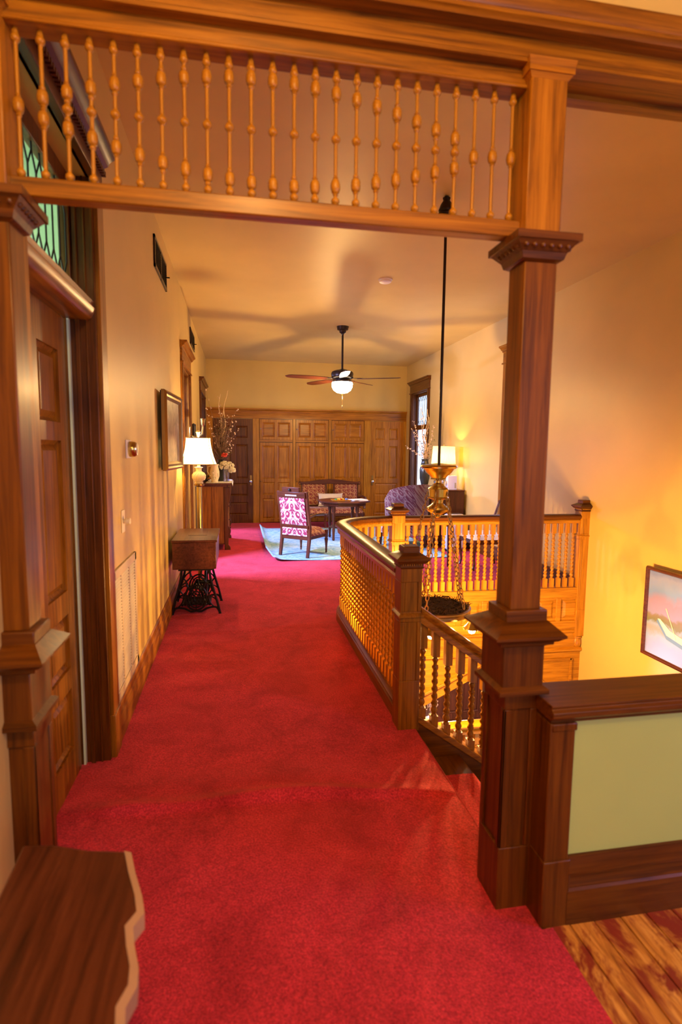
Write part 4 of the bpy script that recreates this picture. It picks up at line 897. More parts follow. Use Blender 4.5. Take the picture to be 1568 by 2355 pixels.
# brass wall sconce behind the lamp
sn = thing('wall_sconce', 'curved gold wall sconce on the left wall above the cream bell shaped lampshade', 'sconce', (LX, 8.15, 1.85))
obj('backplate', MB().box(LX, LX+0.015, 8.10, 8.20, 1.76, 1.92), 'brass', sn, bv=0.006)
obj('arm', MB().tube([(LX+0.01, 8.15, 1.80), (LX+0.10, 8.15, 1.76), (LX+0.17, 8.13, 1.82), (LX+0.18, 8.12, 1.93)], 0.014, 8), 'brass', sn)
obj('cup', MB().lathe([(0.012, 1.92), (0.03, 1.95), (0.035, 2.0), (0.045, 2.03)], (LX+0.18, 8.12, 0), 14), 'brass', sn)

# ================================================================= furniture
# treadle sewing machine table
sw = thing('sewing_machine_table', 'old treadle sewing machine table with wooden box on black ironwork', 'sewing table', (-0.42, 5.8, 0))
bx0, bx1, by0, by1 = -0.632, -0.205, 5.45, 6.30
obj('cabinet_box', MB().box(bx0+0.008, bx1-0.012, by0+0.01, by1-0.01, 0.462, 0.722), 'mahogany_y', sw, bv=0.006)
obj('top', MB().box(bx0, bx1, by0, by1, 0.722, 0.745), 'mahogany_y', sw, bv=0.006)
obj('lid_inset', MB().box(-0.50, -0.315, 5.78, 6.12, 0.745, 0.7475), 'mahogany_y', sw, bv=0.001)
def iron_leg(yc):
    mb = MB(); xm = -0.413
    def tb(pts_, r_=0.009): 
        # smooth through points
        P = [Vector((p[0]+xm, yc, p[1])) for p in pts_]; out_ = []
        for i in range(len(P)-1):
            p0 = P[max(0, i-1)]; p1 = P[i]; p2 = P[i+1]; p3 = P[min(len(P)-1, i+2)]
            for k in range(6):
                t = k/6; out_.append(0.5*((2*p1)+(p2-p0)*t+(2*p0-5*p1+4*p2-p3)*t*t+(3*p1-p0-3*p2+p3)*t**3))
        out_.append(P[-1]); mb.tube([tuple(q) for q in out_], r_, 6)
    for s in (-1, 1):
        tb([(s*0.13, 0.46), (s*0.14, 0.36), (s*0.17, 0.24), (s*0.203, 0.12), (s*0.226, 0.012)], 0.012)
        tb([(s*0.226, 0.014), (s*0.19, 0.075), (s*0.11, 0.07), (s*0.05, 0.04), (0, 0.045)], 0.010)
        tb([(s*0.06, 0.46), (s*0.05, 0.38), (s*0.09, 0.33), (s*0.07, 0.27)], 0.008)
        tb([(s*0.165, 0.27), (s*0.12, 0.20), (s*0.13, 0.13), (s*0.17, 0.08)], 0.007)
        tb([(s*0.09, 0.33), (s*0.13, 0.30), (s*0.165, 0.25)], 0.007)
        tb([(s*0.10, 0.17), (s*0.15, 0.18), (s*0.19, 0.15)], 0.006)
        mb.box(xm+s*0.226-0.014, xm+s*0.226+0.014, yc-0.016, yc+0.016, 0.0, 0.016)
    cz_ = 0.175
    for a_, c_, r_ in ((0.10, 0.125, 0.009), (0.075, 0.098, 0.007), (0.045, 0.065, 0.007), (0.02, 0.035, 0.006)):
        mb.tube([(xm+a_*math.cos(q), yc, cz_+c_*math.sin(q)) for q in [2*PI*i/28 for i in range(28)]], r_, 6, True)
    for k in range(8): q = 2*PI*k/8; mb.tube([(xm+0.02*math.cos(q), yc, cz_+0.03*math.sin(q)), (xm+0.1*math.cos(q), yc, cz_+0.125*math.sin(q))], 0.005, 5)
    mb.box(xm-0.16, xm+0.16, yc-0.014, yc+0.014, 0.445, 0.462)
    return mb
obj('iron_leg', iron_leg(5.50), 'iron', sw); obj('iron_leg', iron_leg(5.98), 'iron', sw)
obj('treadle_wheel', MB().tube([(-0.33, 5.76+0.13*math.cos(q), 0.27+0.13*math.sin(q)) for q in [2*PI*i/32 for i in range(32)]], 0.012, 6, True).tube([(-0.33, 5.63, 0.27), (-0.33, 5.89, 0.27)], 0.007, 5).tube([(-0.33, 5.76, 0.14), (-0.33, 5.76, 0.40)], 0.007, 5).tube([(-0.42, 5.76, 0.27), (-0.28, 5.76, 0.27)], 0.02, 8), 'iron', sw)
mb = MB()
for k in range(9): mb.box(-0.55, -0.29, 5.60+0.035*k, 5.615+0.035*k, 0.075, 0.088)
mb.box(-0.56, -0.545, 5.59, 5.90, 0.07, 0.092).box(-0.295, -0.28, 5.59, 5.90, 0.07, 0.092); obj('treadle_plate', mb, 'iron', sw)
obj('cross_brace', MB().tube([(-0.52, 5.51, 0.10), (-0.418, 5.74, 0.30), (-0.32, 5.97, 0.10)], 0.010, 6).tube([(-0.52, 5.97, 0.10), (-0.418, 5.74, 0.30), (-0.32, 5.51, 0.10)], 0.010, 6), 'iron', sw)
# brass stand lamp beside the sewing table
lx, ly = -0.445, 6.66
sp_ = thing('lamp_stand', 'slim brass pedestal stand behind the sewing machine table', 'stand', (lx, ly, 0))
obj('base', MB().lathe([(0.15, 0.0), (0.15, 0.012), (0.10, 0.03), (0.04, 0.05), (0.03, 0.07)], (lx, ly, 0.012), 24), 'old_brass', sp_)
obj('column', MB().lathe([(0.03, 0.07), (0.026, 0.2), (0.03, 0.6), (0.032, 1.17)], (lx, ly, 0.012), 18), 'brass', sp_)
obj('top_plate', MB().lathe([(0.03, 1.165), (0.06, 1.18), (0.062, 1.20), (0.05, 1.205)], (lx, ly, 0.012), 20), 'old_brass', sp_)
lp = thing('table_lamp', 'lit table lamp with cream bell shade and fluted round base on the brass stand', 'lamp', (lx, ly, 1.217))
prof = [(0.045, 1.217), (0.05, 1.23), (0.035, 1.24), (0.06, 1.255), (0.075, 1.285), (0.074, 1.31), (0.06, 1.335), (0.035, 1.35), (0.03, 1.375), (0.035, 1.39), (0.05, 1.402), (0.02, 1.408), (0.015, 1.44)]
mb = MB().lathe(prof, (lx, ly, 0), 24)
for k in range(14):
    t = 2*PI*k/14; mb.tube([(lx+(r_+0.001)*math.cos(t+i*0.22), ly+(r_+0.001)*math.sin(t+i*0.22), h_) for i, (r_, h_) in enumerate(prof[3:8])], 0.004, 5)
obj('base', mb, 'ivory', lp)
mb = MB(); nsh = 10; vs_, fs = [], []
def rect_ring(hw_, ch_, z, n=32):
    pts_ = []
    for k in range(n):
        t = 2*PI*k/n+PI/4; e_ = 0.28
        c_, s_ = math.cos(t), math.sin(t); pts_.append((lx+hw_*math.copysign(abs(c_)**e_, c_)*1.0, ly+hw_*math.copysign(abs(s_)**e_, s_), z))
    return pts_
for i in range(nsh+1):
    u = i/nsh; hw_ = 0.198-(0.198-0.130)*(1-(1-u)**1.9); vs_ += rect_ring(hw_, 0, 1.436+0.298*u)
for i in range(nsh):
    for k in range(32): k2 = (k+1) % 32; fs.append((i*32+k, i*32+k2, (i+1)*32+k2, (i+1)*32+k))
mb.add(vs_, fs); so = obj('lamp_shade', mb, 'shade_white', lp)
mb = MB(); mb.tube(rect_ring(0.199, 0, 1.437), 0.004, 5, True); mb.tube(rect_ring(0.131, 0, 1.734), 0.004, 5, True)
for q in (0, 8, 16, 24): mb.tube([vs_[i*32+q] for i in range(nsh+1)], 0.0035, 5)
obj('trim', mb, 'old_brass', so)
obj('finial', MB().lathe([(0.005, 1.70), (0.005, 1.745), (0.012, 1.75), (0.022, 1.79), (0.028, 1.80), (0.02, 1.815), (0.001, 1.818)], (lx, ly, 0), 8), 'ivory', lp)
obj('bulb', MB().ball((lx, ly, 1.56), 0.03, 12, 8), 'bulb_glow', lp)
point('table_lamp_light', (lx, ly, 1.615), 24, WARM2, 0.02)
# dresser
dr = thing('dresser', 'oak chest of drawers against the left wall topped with a lace runner', 'dresser', (-0.37, 9.7, 0))
dx0, dx1, dy0, dy1, dz = -0.625, -0.155, 9.06, 10.35, 1.05
mb = MB(); mb.box(dx0, dx1-0.03, dy0+0.02, dy1-0.02, 0.10, dz); obj('body', mb, 'oak_dark_z', dr, bv=0.004)
for (a, bq) in ((dx0, -0.42), (-0.415, -0.23)): obj('side_panel', MB().box(a+0.002, bq-0.002, dy0+0.012, dy0+0.02, 0.12, dz-0.02), 'oak_z', dr, bv=0.003)
obj('corner_post', MB().box(-0.225, -0.175, dy0+0.006, dy0+0.06, 0.0, dz-0.01), 'oak_dark_z', dr, bv=0.006)
obj('corner_post', MB().box(-0.225, -0.175, dy1-0.06, dy1-0.006, 0.0, dz-0.01), 'oak_dark_z', dr, bv=0.006)
obj('top', MB().box(dx0-0.01, dx1+0.02, dy0-0.02, dy1+0.02, dz, dz+0.03).box(dx0, dx1, dy0, dy1, dz-0.025, dz), 'mahogany_y', dr, bv=0.005)
for yy_ in (dy0+0.03, dy1-0.03):
    pts_ = [(0.0, 0.0), (0.055, 0.0), (0.05, 0.06), (0.02, 0.10), (0.025, 0.2), (0.06, 0.3), (0.06, 0.34), (0.02, 0.40), (0.018, 0.60), (0.03, 0.75), (0.05, 0.80), (0.06, 0.90), (0.05, dz-0.03), (0, dz-0.03)]
    obj('scroll_pilaster', MB().prism([(dx1-0.03+p[0], p[1]) for p in pts_], yy_-0.02, yy_+0.02, 'y'), 'oak_dark_z', dr, bv=0.004)
for k in range(4):
    zz = 0.14+0.225*k; d_ = obj('drawer', MB().box(dx1-0.03, dx1-0.008, dy0+0.07, dy1-0.07, zz, zz+0.205), 'oak_y', dr, bv=0.005)
    for yy_ in (dy0+0.3, dy1-0.3): obj('knob', MB().lathe([(0.008, 0), (0.008, 0.012), (0.018, 0.02), (0.001, 0.03)], (dx1-0.008, yy_, zz+0.1), 12, 'x'), 'mahogany_y', d_)
for yy_ in (dy0+0.06, dy1-0.06): obj('caster', MB().lathe([(0.02, -0.01), (0.025, 0), (0.02, 0.01)], (-0.58, yy_, 0.027+0.012), 14, 'x').tube([(-0.58, yy_, 0.05), (-0.58, yy_, 0.11)], 0.008, 6), 'steel', dr)
lr = MB(); lr.grid(lambda u, v: (dx0+0.12+0.40*u, dy0+0.0+1.1*v, dz+0.034), 8, 20)
lr.grid(lambda u, v: (dx0+0.525+0.012*u, dy0+0.0+1.1*v, dz+0.034-0.06*u*(0.7+0.3*math.sin(30*v))), 3, 40)
tag(obj('lace_runner', lr, 'paper'), 'white lace runner laid along the dresser top', 'runner')
DZ = dz+0.036
# dried arrangement
ar = thing('dried_arrangement', 'dark vase with a tall dried branch and flower arrangement on the dresser', 'flower vase', (-0.30, 9.62, DZ))
obj('vase', MB().lathe([(0.05, 0), (0.06, 0.02), (0.085, 0.12), (0.095, 0.20), (0.08, 0.28), (0.05, 0.33), (0.055, 0.36)], (-0.28, 9.62, DZ), 20), 'dark_glaze', ar)
random.seed(21)
def branches(cx, cy_, z, specs, leafy, cnt, seed, rad=0.2, hh=0.55):
    random.seed(seed); tw = MB(); bl = MB(); lf = MB()
    for (dx, dy, dh, wob) in specs:
        pts_ = []; ph = random.random()*6
        for i in range(9):
            u = i/8; pts_.append((cx+dx*u**1.2+wob*math.sin(6*u+ph)*u, cy_+dy*u+wob*math.cos(5*u+ph)*u, z+dh*u))
        tw.tube(pts_, [0.006*(1-0.7*i/8) for i in range(9)], 5)
        for i in range(3, 9):
            for q in range(2):
                p = pts_[i]; bl.ball((p[0]+random.uniform(-.025, .025), p[1]+random.uniform(-.025, .025), p[2]+random.uniform(-.02, .02)), random.uniform(0.007, 0.014), 6, 4)
    for k in range(cnt):
        t = random.random()*6.28; u = random.random(); r_ = rad*(0.25+0.75*u)*random.uniform(0.4, 1); h_ = hh*random.uniform(0.05, 1)*(1-0.35*u)
        p = Vector((cx+r_*math.cos(t), cy_+r_*math.sin(t), z+h_)); a = random.random()*6.28; ln = random.uniform(0.02, 0.05); d = Vector((math.cos(a), math.sin(a), random.uniform(-.6, .8))).normalized(); s_ = d.cross(Vector((0, 0, 1)))
        s_ = s_.normalized()*ln*0.35 if s_.length > 1e-3 else Vector((ln*0.3, 0, 0)); nn = d.cross(s_).normalized()*ln*0.12
        lf.add([tuple(p), tuple(p+d*ln*0.5+s_), tuple(p+d*ln), tuple(p+d*ln*0.5-s_), tuple(p+d*ln*0.5+nn)], [(0,1,4),(1,2,4),(2,3,4),(3,0,4)])
        if k % 3 == 0: tw.tube([(cx, cy_, z), (cx+0.4*(p.x-cx), cy_+0.4*(p.y-cy_), z+0.55*h_), tuple(p)], 0.0022, 4)
    return tw, bl, lf
tw, bl, lf = branches(-0.28, 9.62, DZ+0.33, [(-0.22, 0.1, 1.16, 0.02), (-0.26, 0.0, 0.85, 0.02), (-0.02, 0, 1.05, 0.015), (0.27, 0.05, 0.86, 0.03), (0.30, -0.05, 0.52, 0.03), (0.24, 0.1, 0.66, 0.03), (0.20, 0, 0.26, 0.02), (-0.18, -0.1, 0.62, 0.02), (0.1, 0.1, 0.75, 0.02)], True, 640, 22, 0.20, 0.78)
tag(obj('twigs', tw, 'twig', ar), kind='stuff'); tag(obj('blossoms', bl, 'blossom', ar), kind='stuff'); tag(obj('leaves', lf, 'leaf_brown', ar, smooth=False), kind='stuff')
mb = MB(); random.seed(4)
for (dx, dh) in ((0.10, 1.16), (-0.01, 1.10), (0.03, 0.9)):
    ph = random.random()*6; mb.tube([(-0.28+dx*(i/14)+0.022*math.sin(i*0.9+ph), 9.62+0.015*math.cos(i*0.8), DZ+0.33+dh*i/14) for i in range(15)], [0.009*(1-0.5*i/14) for i in range(15)], 6)
obj('curly_willow', mb, 'pale_twig', ar)
mb = MB()
for k in range(40):
    t = random.random()*6.28; r_ = 0.05*random.random(); mb.ball((-0.22+r_*math.cos(t), 9.5+r_*math.sin(t), DZ+0.43+random.uniform(-.02, .03)), 0.014, 6, 4)
tag(obj('red_flowers', mb, 'red_flower', ar), kind='stuff')
# glass vase with hydrangeas
gv = thing('glass_vase', 'clear glass cylinder vase of cream hydrangeas on the dresser', 'flower vase', (-0.16, 9.30, DZ))
obj('vase', MB().lathe([(0.045, 0.004), (0.047, 0.01), (0.047, 0.20), (0.043, 0.20), (0.043, 0.012), (0.001, 0.012)], (-0.19, 9.30, DZ), 20), 'vase_glass', gv)
mb = MB(); random.seed(8)
for k in range(7): t = random.random()*6.28; mb.tube([(-0.19+0.02*math.cos(t), 9.30+0.02*math.sin(t), DZ+0.01), (-0.19+0.04*math.cos(t+2), 9.30+0.03*math.sin(t+2), DZ+0.24)], 0.003, 4)
tag(obj('stems', mb, 'leaf_green', gv), kind='stuff')
mb = MB()
for (cx_, cy_2, cz_, rr) in ((-0.22, 9.28, 0.26, 0.075), (-0.14, 9.30, 0.25, 0.07), (-0.10, 9.28, 0.19, 0.05)):
    for k in range(90):
        z_ = random.uniform(-0.6, 1); t = random.random()*6.28; q = math.sqrt(max(0, 1-z_*z_)); mb.ball((cx_+rr*q*math.cos(t), cy_2+rr*q*math.sin(t), DZ+cz_+rr*z_), random.uniform(0.010, 0.016), 5, 3)
tag(obj('hydrangeas', mb, 'hydrangea', gv), kind='stuff')
# ivory pitcher
pv = thing('pitcher', 'ivory ceramic pitcher with raised flowers on the dresser', 'pitcher', (-0.38, 9.22, DZ))
obj('body', MB().lathe([(0.05, 0), (0.055, 0.015), (0.05, 0.03), (0.075, 0.10), (0.075, 0.17), (0.06, 0.23), (0.055, 0.26), (0.068, 0.29), (0.06, 0.29), (0.048, 0.26)], (-0.37, 9.22, DZ), 20), 'ivory', pv)
obj('handle', MB().tube([(-0.43, 9.22, DZ+0.26), (-0.475, 9.22, DZ+0.25), (-0.48, 9.22, DZ+0.17), (-0.44, 9.22, DZ+0.10)], 0.009, 6), 'ivory', pv)
mb = MB()
for k in range(14): t = -PI/2+random.uniform(-1, 1); z_ = random.uniform(0.06, 0.18); mb.ball((-0.37+0.074*math.cos(t), 9.22+0.074*math.sin(t), DZ+z_), 0.014, 6, 4)
obj('flower_relief', mb, 'hydrangea', pv)
fp = thing('green_garland', 'small dark evergreen sprig lying on the dresser behind the lamp base', 'greenery', (-0.52, 9.36, DZ))
tw, bl, lf = branches(-0.52, 9.36, DZ+0.005, [(0.03, 0, 0.12, 0.0)], True, 160, 31, 0.10, 0.15); obj('stem', tw, 'twig', fp); tag(obj('leaves', lf, 'leaf_green', fp, smooth=False), kind='stuff')

# rug
mb = MB()
def rugf(u, v):
    x = 0.42+2.75*u; y = 8.02+3.45*v; z = 0.024
    e = max(0, 1-(x-0.42)/0.14); z += 0.07*e*e*(0.4+0.6*v)+0.02*e
    e2 = max(0, 1-(y-8.02)/0.12)*max(0, 1-(x-0.42)/0.9); z += 0.035*e2*e2
    x += 0.05*max(0, 1-v*4)*max(0, 1-u*8)*1.5
    return (x, y, z)
mb.grid(rugf, 60, 50)
ro = obj('rug', mb, 'rug_weave', ang=70); md = ro.modifiers.new('thick', 'SOLIDIFY'); md.thickness = 0.008; md.offset = -1
tag(ro, 'pale blue patterned area rug with a curled left edge under the chairs', 'rug')
RZ = 0.026
# Eastlake side chair, back to the hall
def tapleg(mb, x, y, z0, z1, w0, w1, dx=0, dy=0):
    mb.frus((x+dx-w0, x+dx+w0, y+dy-w0, y+dy+w0), z0, (x-w1, x+w1, y-w1, y+w1), z1)
ac_loc = (1.0, 8.55, RZ); ac_rot = -math.atan2(0.30, 0.36)
ac = thing('armchair', 'carved mahogany parlour armchair with crimson damask back standing on the rug edge', 'armchair', ac_loc, ac_rot)
def aobj(name, mb, mat, par=None, **kw): return obj(name, mb, mat, par or ac, world=False, **kw)
hw_ = 0.245; yb, yf = -0.27, 0.25
for s in (-1, 1):
    mb = MB()   # back post and leg: rakes back above seat
    pts_ = [(yb-0.05, 0.0), (yb-0.01, 0.25), (yb, 0.42), (yb-0.10, 0.98), (yb-0.055, 0.985), (yb+0.045, 0.44), (yb+0.035, 0.25), (yb-0.015, 0.0)]
    mb.prism(pts_, s*hw_-0.022, s*hw_+0.022, 'x'); aobj('back_leg', mb, 'mahogany_z', bv=0.004)
    mb = MB().lathe([(0.012, 0.03), (0.018, 0.05), (0.014, 0.07), (0.022, 0.16), (0.028, 0.22), (0.020, 0.235), (0.028, 0.25), (0.028, 0.36)], (s*0.235, yf, 0), 12).lathe([(0.016, -0.008), (0.018, 0), (0.016, 0.008)], (s*0.235, yf, 0.018), 10, 'x'); aobj('front_leg', mb, 'mahogany_z')
    mb = MB(); mb.tube([(s*0.25, yb-0.02, 0.60), (s*0.26, -0.10, 0.635), (s*0.265, 0.10, 0.62), (s*0.262, 0.20, 0.60), (s*0.258, 0.215, 0.565)], 0.02, 8); mb.tube([(s*0.258, 0.19, 0.595), (s*0.255, 0.17, 0.50), (s*0.25, 0.20, 0.40)], 0.018, 8); aobj('arm', mb, 'mahogany_y')
    mb = MB(); mb.grid(lambda u, v: (s*0.262+0.03*(u-0.5)*2*0.9, -0.10+0.24*v, 0.645+0.022*math.sin(PI*u)*math.sin(PI*v)), 6, 8); aobj('arm_pad', mb, 'damask_russet')
def backT(): 
    T = Matrix.Translation((0, yb+0.0, 0.42)) @ Matrix.Rotation(math.radians(10.2), 4, 'X'); return T
T = backT()
aobj('crest_rail', MB(T).box(-hw_, hw_, -0.018, 0.022, 0.475, 0.565).box(-0.15, 0.15, -0.02, 0.022, 0.565, 0.635), 'mahogany_x', bv=0.005)
mb = MB(T); 
for k in range(9): mb.box(-0.10+0.023*k, -0.086+0.023*k, -0.024, -0.016, 0.505, 0.525)
aobj('crest_dentil', mb, 'paper', smooth=False)
aobj('crest_boss', MB(T).ball((-0.01, -0.028, 0.60), 0.022, 10, 6), 'black')
aobj('back_rail', MB(T).box(-hw_, hw_, -0.016, 0.016, 0.015, 0.065), 'mahogany_x', bv=0.004)
mb = MB(T)
mb.grid(lambda u, v: (-0.222+0.444*u, -0.012-0.014*math.sin(PI*u)**0.5*math.sin(PI*v)**0.5, 0.065+0.41*v), 12, 12)
aobj('back_panel', mb, 'damask_crimson')
mb = MB(T); mb.grid(lambda u, v: (-0.222+0.444*u, 0.014+0.035*math.sin(PI*u)**0.5*math.sin(PI*v)**0.5, 0.065+0.41*v), 12, 12); aobj('back_cushion', mb, 'damask_russet')
aobj('seat_frame', MB().box(-0.235, 0.235, yb, yf+0.015, 0.255, 0.315), 'mahogany_x', bv=0.006)
def cushion(x0, x1, y0, y1, z0, z1, bulge=0.02, n=10):
    m_ = MB()
    def f(u, v):
        e = 0.18; a = min(1, min(u, 1-u)/e)**0.5; bq_ = min(1, min(v, 1-v)/e)**0.5
        return (x0+(x1-x0)*u, y0+(y1-y0)*v, z0+(z1-z0)*min(a, 1)*min(bq_, 1)+bulge*math.sin(PI*u)*math.sin(PI*v))
    m_.grid(f, n*2, n*2); m_.box(x0, x1, y0, y1, z0-0.005, z0+0.002); return m_
aobj('seat_cushion', cushion(-0.24, 0.24, yb+0.045, yf+0.03, 0.31, 0.40), 'damask_russet')
aobj('seat_back_panel', MB().box(-0.222, 0.222, yb-0.012, yb-0.004, 0.315, 0.435), 'damask_crimson', smooth=False)
# settee
se = thing('settee', 'carved wooden settee with russet damask back panels in front of the closets', 'settee', (1.9, 11.55, RZ))
sO = (1.93, 11.60, RZ)
def sobj(name, mb, mat, **kw): return obj(name, mb, mat, se, **kw)
TS = Matrix.Translation(sO)
for s in (-1, 1):
    sobj('arm', MB(TS).tube([(s*0.62, 0.25, 0.60), (s*0.64, 0.0, 0.64), (s*0.655, -0.22, 0.62), (s*0.65, -0.27, 0.57)], 0.026, 8).tube([(s*0.645, -0.23, 0.60), (s*0.62, -0.20, 0.50), (s*0.64, -0.24, 0.40)], 0.024, 8), 'mahogany_y')
    sobj('front_leg', MB(TS).lathe([(0.016, 0), (0.022, 0.02), (0.018, 0.05), (0.028, 0.2), (0.022, 0.22), (0.032, 0.25), (0.032, 0.33)], (s*0.60, -0.25, 0), 12), 'mahogany_z')
    sobj('back_leg', MB(TS).prism([(0.30, 0), (0.26, 0.4), (0.34, 0.90), (0.37, 0.90), (0.30, 0.4), (0.34, 0)], s*0.60-0.02, s*0.60+0.02, 'x'), 'mahogany_z')
sobj('seat_rail', MB(TS).box(-0.64, 0.64, -0.27, 0.28, 0.25, 0.32), 'mahogany_x', bv=0.006)
sobj('seat_cushion', cushion(-0.63, 0.63, -0.29, 0.26, 0.32, 0.42).__class__(TS).grid(lambda u, v: (-0.63+1.26*u, -0.29+0.55*v, 0.31+0.10*min(1, min(v, 1-v)/0.15)**0.5*min(1, min(u, 1-u)/0.06)**0.5), 30, 16), 'damask_russet')
for s in (-1, 1):
    sobj('back_panel', MB(TS).grid(lambda u, v: (s*0.34-0.25+0.50*u, 0.27+0.06*v-0.04*math.sin(PI*u)**0.5*math.sin(PI*v)**0.5, 0.42+0.46*v), 14, 12), 'damask_russet')
    sobj('back_stile', MB(TS).prism([(0.245, 0.40), (0.315, 0.92), (0.345, 0.92), (0.275, 0.40)], s*0.085-0.018, s*0.085+0.018, 'x'), 'mahogany_z')
    sobj('scroll_ear', MB(TS).tube([(s*0.64+0.03*math.cos(q), 0.33, 0.90+0.03*math.sin(q)) for q in [2*PI*i/14 for i in range(14)]], 0.008, 6, True), 'mahogany_x')
sobj('crest_rail', MB(TS).prism([(-0.64, 0.88), (0.64, 0.88), (0.64, 0.92), (0.45, 0.935), (0.25, 0.965), (0, 0.985), (-0.25, 0.965), (-0.45, 0.935), (-0.64, 0.92)], 0.30, 0.345, 'y'), 'mahogany_x', bv=0.006)
sobj('back_rail', MB(TS).box(-0.60, 0.60, 0.25, 0.285, 0.40, 0.44), 'mahogany_x')
# pillow
pl = MB(Matrix.Translation((1.93, 11.60, RZ)) @ Matrix.Translation((-0.02, 0.09, 0.56)) @ Matrix.Rotation(math.radians(-18), 4, 'X'))
def pil(u, v, s):
    x = (u-0.5)*0.50; z = (v-0.5)*0.26; a = (4*u*(1-u))**0.35*(4*v*(1-v))**0.35; p_ = 1+0.10*(abs(2*u-1)**6)*(abs(2*v-1)**6)
    return (x*p_, s*0.06*a, z*p_)
pl.grid(lambda u, v: pil(u, v, 1), 16, 12); pl.grid(lambda u, v: pil(u, v, -1), 16, 12)
po = thing('pillow', 'cream fringed lumbar pillow leaning on the settee back', 'pillow', (1.91, 11.69, RZ+0.42)); obj('cover', pl, 'cream_fabric', po)
fr_ = MB(); 
for k in range(34): xx = 1.66+0.5*k/33; fr_.tube([(xx, 11.60, RZ+0.455), (xx+0.004, 11.585, RZ+0.43)], 0.004, 4)
tag(obj('fringe', fr_, 'paper', po), kind='stuff')
# octagonal table
ot = thing('octagonal_table', 'octagonal wooden parlour table with turned legs in front of the settee', 'table', (1.86, 9.95, RZ))
oc = [(1.86+0.49*math.cos(PI/8+PI/4*k), 9.95+0.49*math.sin(PI/8+PI/4*k)) for k in range(8)]
obj('table_top', MB().prism(oc, 0.70, 0.73), 'mahogany_x', ot, bv=0.008)
oc2 = [(1.86+0.41*math.cos(PI/8+PI/4*k), 9.95+0.41*math.sin(PI/8+PI/4*k)) for k in range(8)]
obj('apron', MB().prism(oc2, 0.64, 0.70), 'mahogany_x', ot)
for k in range(4):
    t = PI/4+PI/2*k; obj('leg', MB().lathe([(0.018, 0.0), (0.026, 0.03), (0.02, 0.05), (0.026, 0.2), (0.018, 0.23), (0.03, 0.26), (0.024, 0.30), (0.03, 0.45), (0.022, 0.49), (0.034, 0.52), (0.034, 0.64)], (1.86+0.30*math.cos(t), 9.95+0.30*math.sin(t), RZ), 12), 'mahogany_z', ot)
obj('lower_shelf', MB().prism([(1.86+0.26*math.cos(PI/8+PI/4*k), 9.95+0.26*math.sin(PI/8+PI/4*k)) for k in range(8)], 0.24, 0.26), 'mahogany_x', ot)
gm = thing('game_tray', 'flat wooden game tray of coloured pieces on the octagonal table', 'game', (1.76, 9.82, 0.73)); obj('tray', MB().box(1.63, 1.94, 9.70, 9.98, 0.731, 0.746), 'oak_light_x', gm, bv=0.003)
for k, (a, m_) in enumerate(((1.69, 'green_toy'), (1.75, 'yellow_toy'), (1.80, 'red_toy'), (1.88, 'blue_toy'), (1.72, 'yellow_toy'), (1.82, 'yellow_toy'))): obj('game_piece', MB().box(a-0.022, a+0.022, 9.75+0.03*(k % 3), 9.79+0.03*(k % 3), 0.746, 0.768+0.006*(k % 2)), m_, gm, bv=0.004)
for k, (dx, dz_, a, lab) in enumerate(((0.0, 0.0, 0.1, 'white magazine lying flat under another on the octagonal table'), (-0.02, 0.011, 0.35, 'white magazine lying on top of another on the octagonal table'))):
    mg_ = link('magazine', MB().box(-0.14, 0.14, -0.11, 0.11, 0, 0.010).mesh('magazine', 'paper', smooth=False), None, loc=(2.12+dx, 9.83, 0.731+dz_), rotz=a); tag(mg_, lab, 'magazine')
# wing chair
wc = thing('wing_chair', 'high backed crimson damask wing chair turned away beside the right window', 'wing chair', (2.72, 9.0, RZ), math.radians(-66))
def wobj(name, mb, mat, **kw): return obj(name, mb, mat, wc, world=False, **kw)
# local: faces -x ... seat towards -x side
def shell(u, v):   # curved back: u around, v up
    t = math.radians(-100+200*u); h0, h1 = 0.28, 1.06-0.16*abs(2*u-1)**2.2-0.10*(abs(2*u-1) > 0.8)*(abs(2*u-1)-0.8)/0.2
    r_ = 0.36+0.03*v; z = h0+(h1-h0)*v
    return (0.02+r_*math.cos(t)*1.0, r_*math.sin(t)*1.02, z)
mb = MB(); mb.grid(shell, 30, 16); wobj('outer_back', mb, 'damask_crimson_shaded')
def inner(u, v):
    x, y, z = shell(0.02+0.96*u, v*0.995); t = math.radians(-100+200*(0.02+0.96*u)); k = 0.075*math.sin(PI*min(1, v*0.9+0.1))**0.4
    return (x-k*math.cos(t), y-k*math.sin(t), z)
mb = MB(); mb.grid(inner, 30, 16); wobj('inner_back', mb, 'damask_crimson')
mb = MB(); vsA = [shell(i/30, 1) for i in range(31)]; vsB = [inner(i/30, 1) for i in range(31)]
mb.add(vsA+vsB, [(i, i+1, 32+i, 31+i) for i in range(30)])
for e_ in (0, 1):
    A = [shell(e_, j/16) for j in range(17)]; B = [inner(e_, j/16) for j in range(17)]; mb.add(A+B, [(j, j+1, 18+j, 17+j) for j in range(16)])
wobj('edge_roll', mb, 'damask_crimson')
wobj('seat_cushion', MB().grid(lambda u, v: (-0.38+0.66*u, -0.28+0.56*v, 0.34+0.12*min(1, min(u, 1-u)/0.12)**0.5*min(1, min(v, 1-v)/0.12)**0.5), 16, 16), 'damask_crimson')
wobj('seat_frame', MB().box(-0.37, 0.30, -0.29, 0.29, 0.22, 0.34), 'damask_crimson', bv=0.02)
for sx_ in (-0.33, 0.25):
    for sy_2 in (-0.24, 0.24): wobj('leg', MB().frus((sx_-0.016, sx_+0.016, sy_2-0.016, sy_2+0.016), 0.0, (sx_-0.026, sx_+0.026, sy_2-0.026, sy_2+0.026), 0.23), 'mahogany_z')
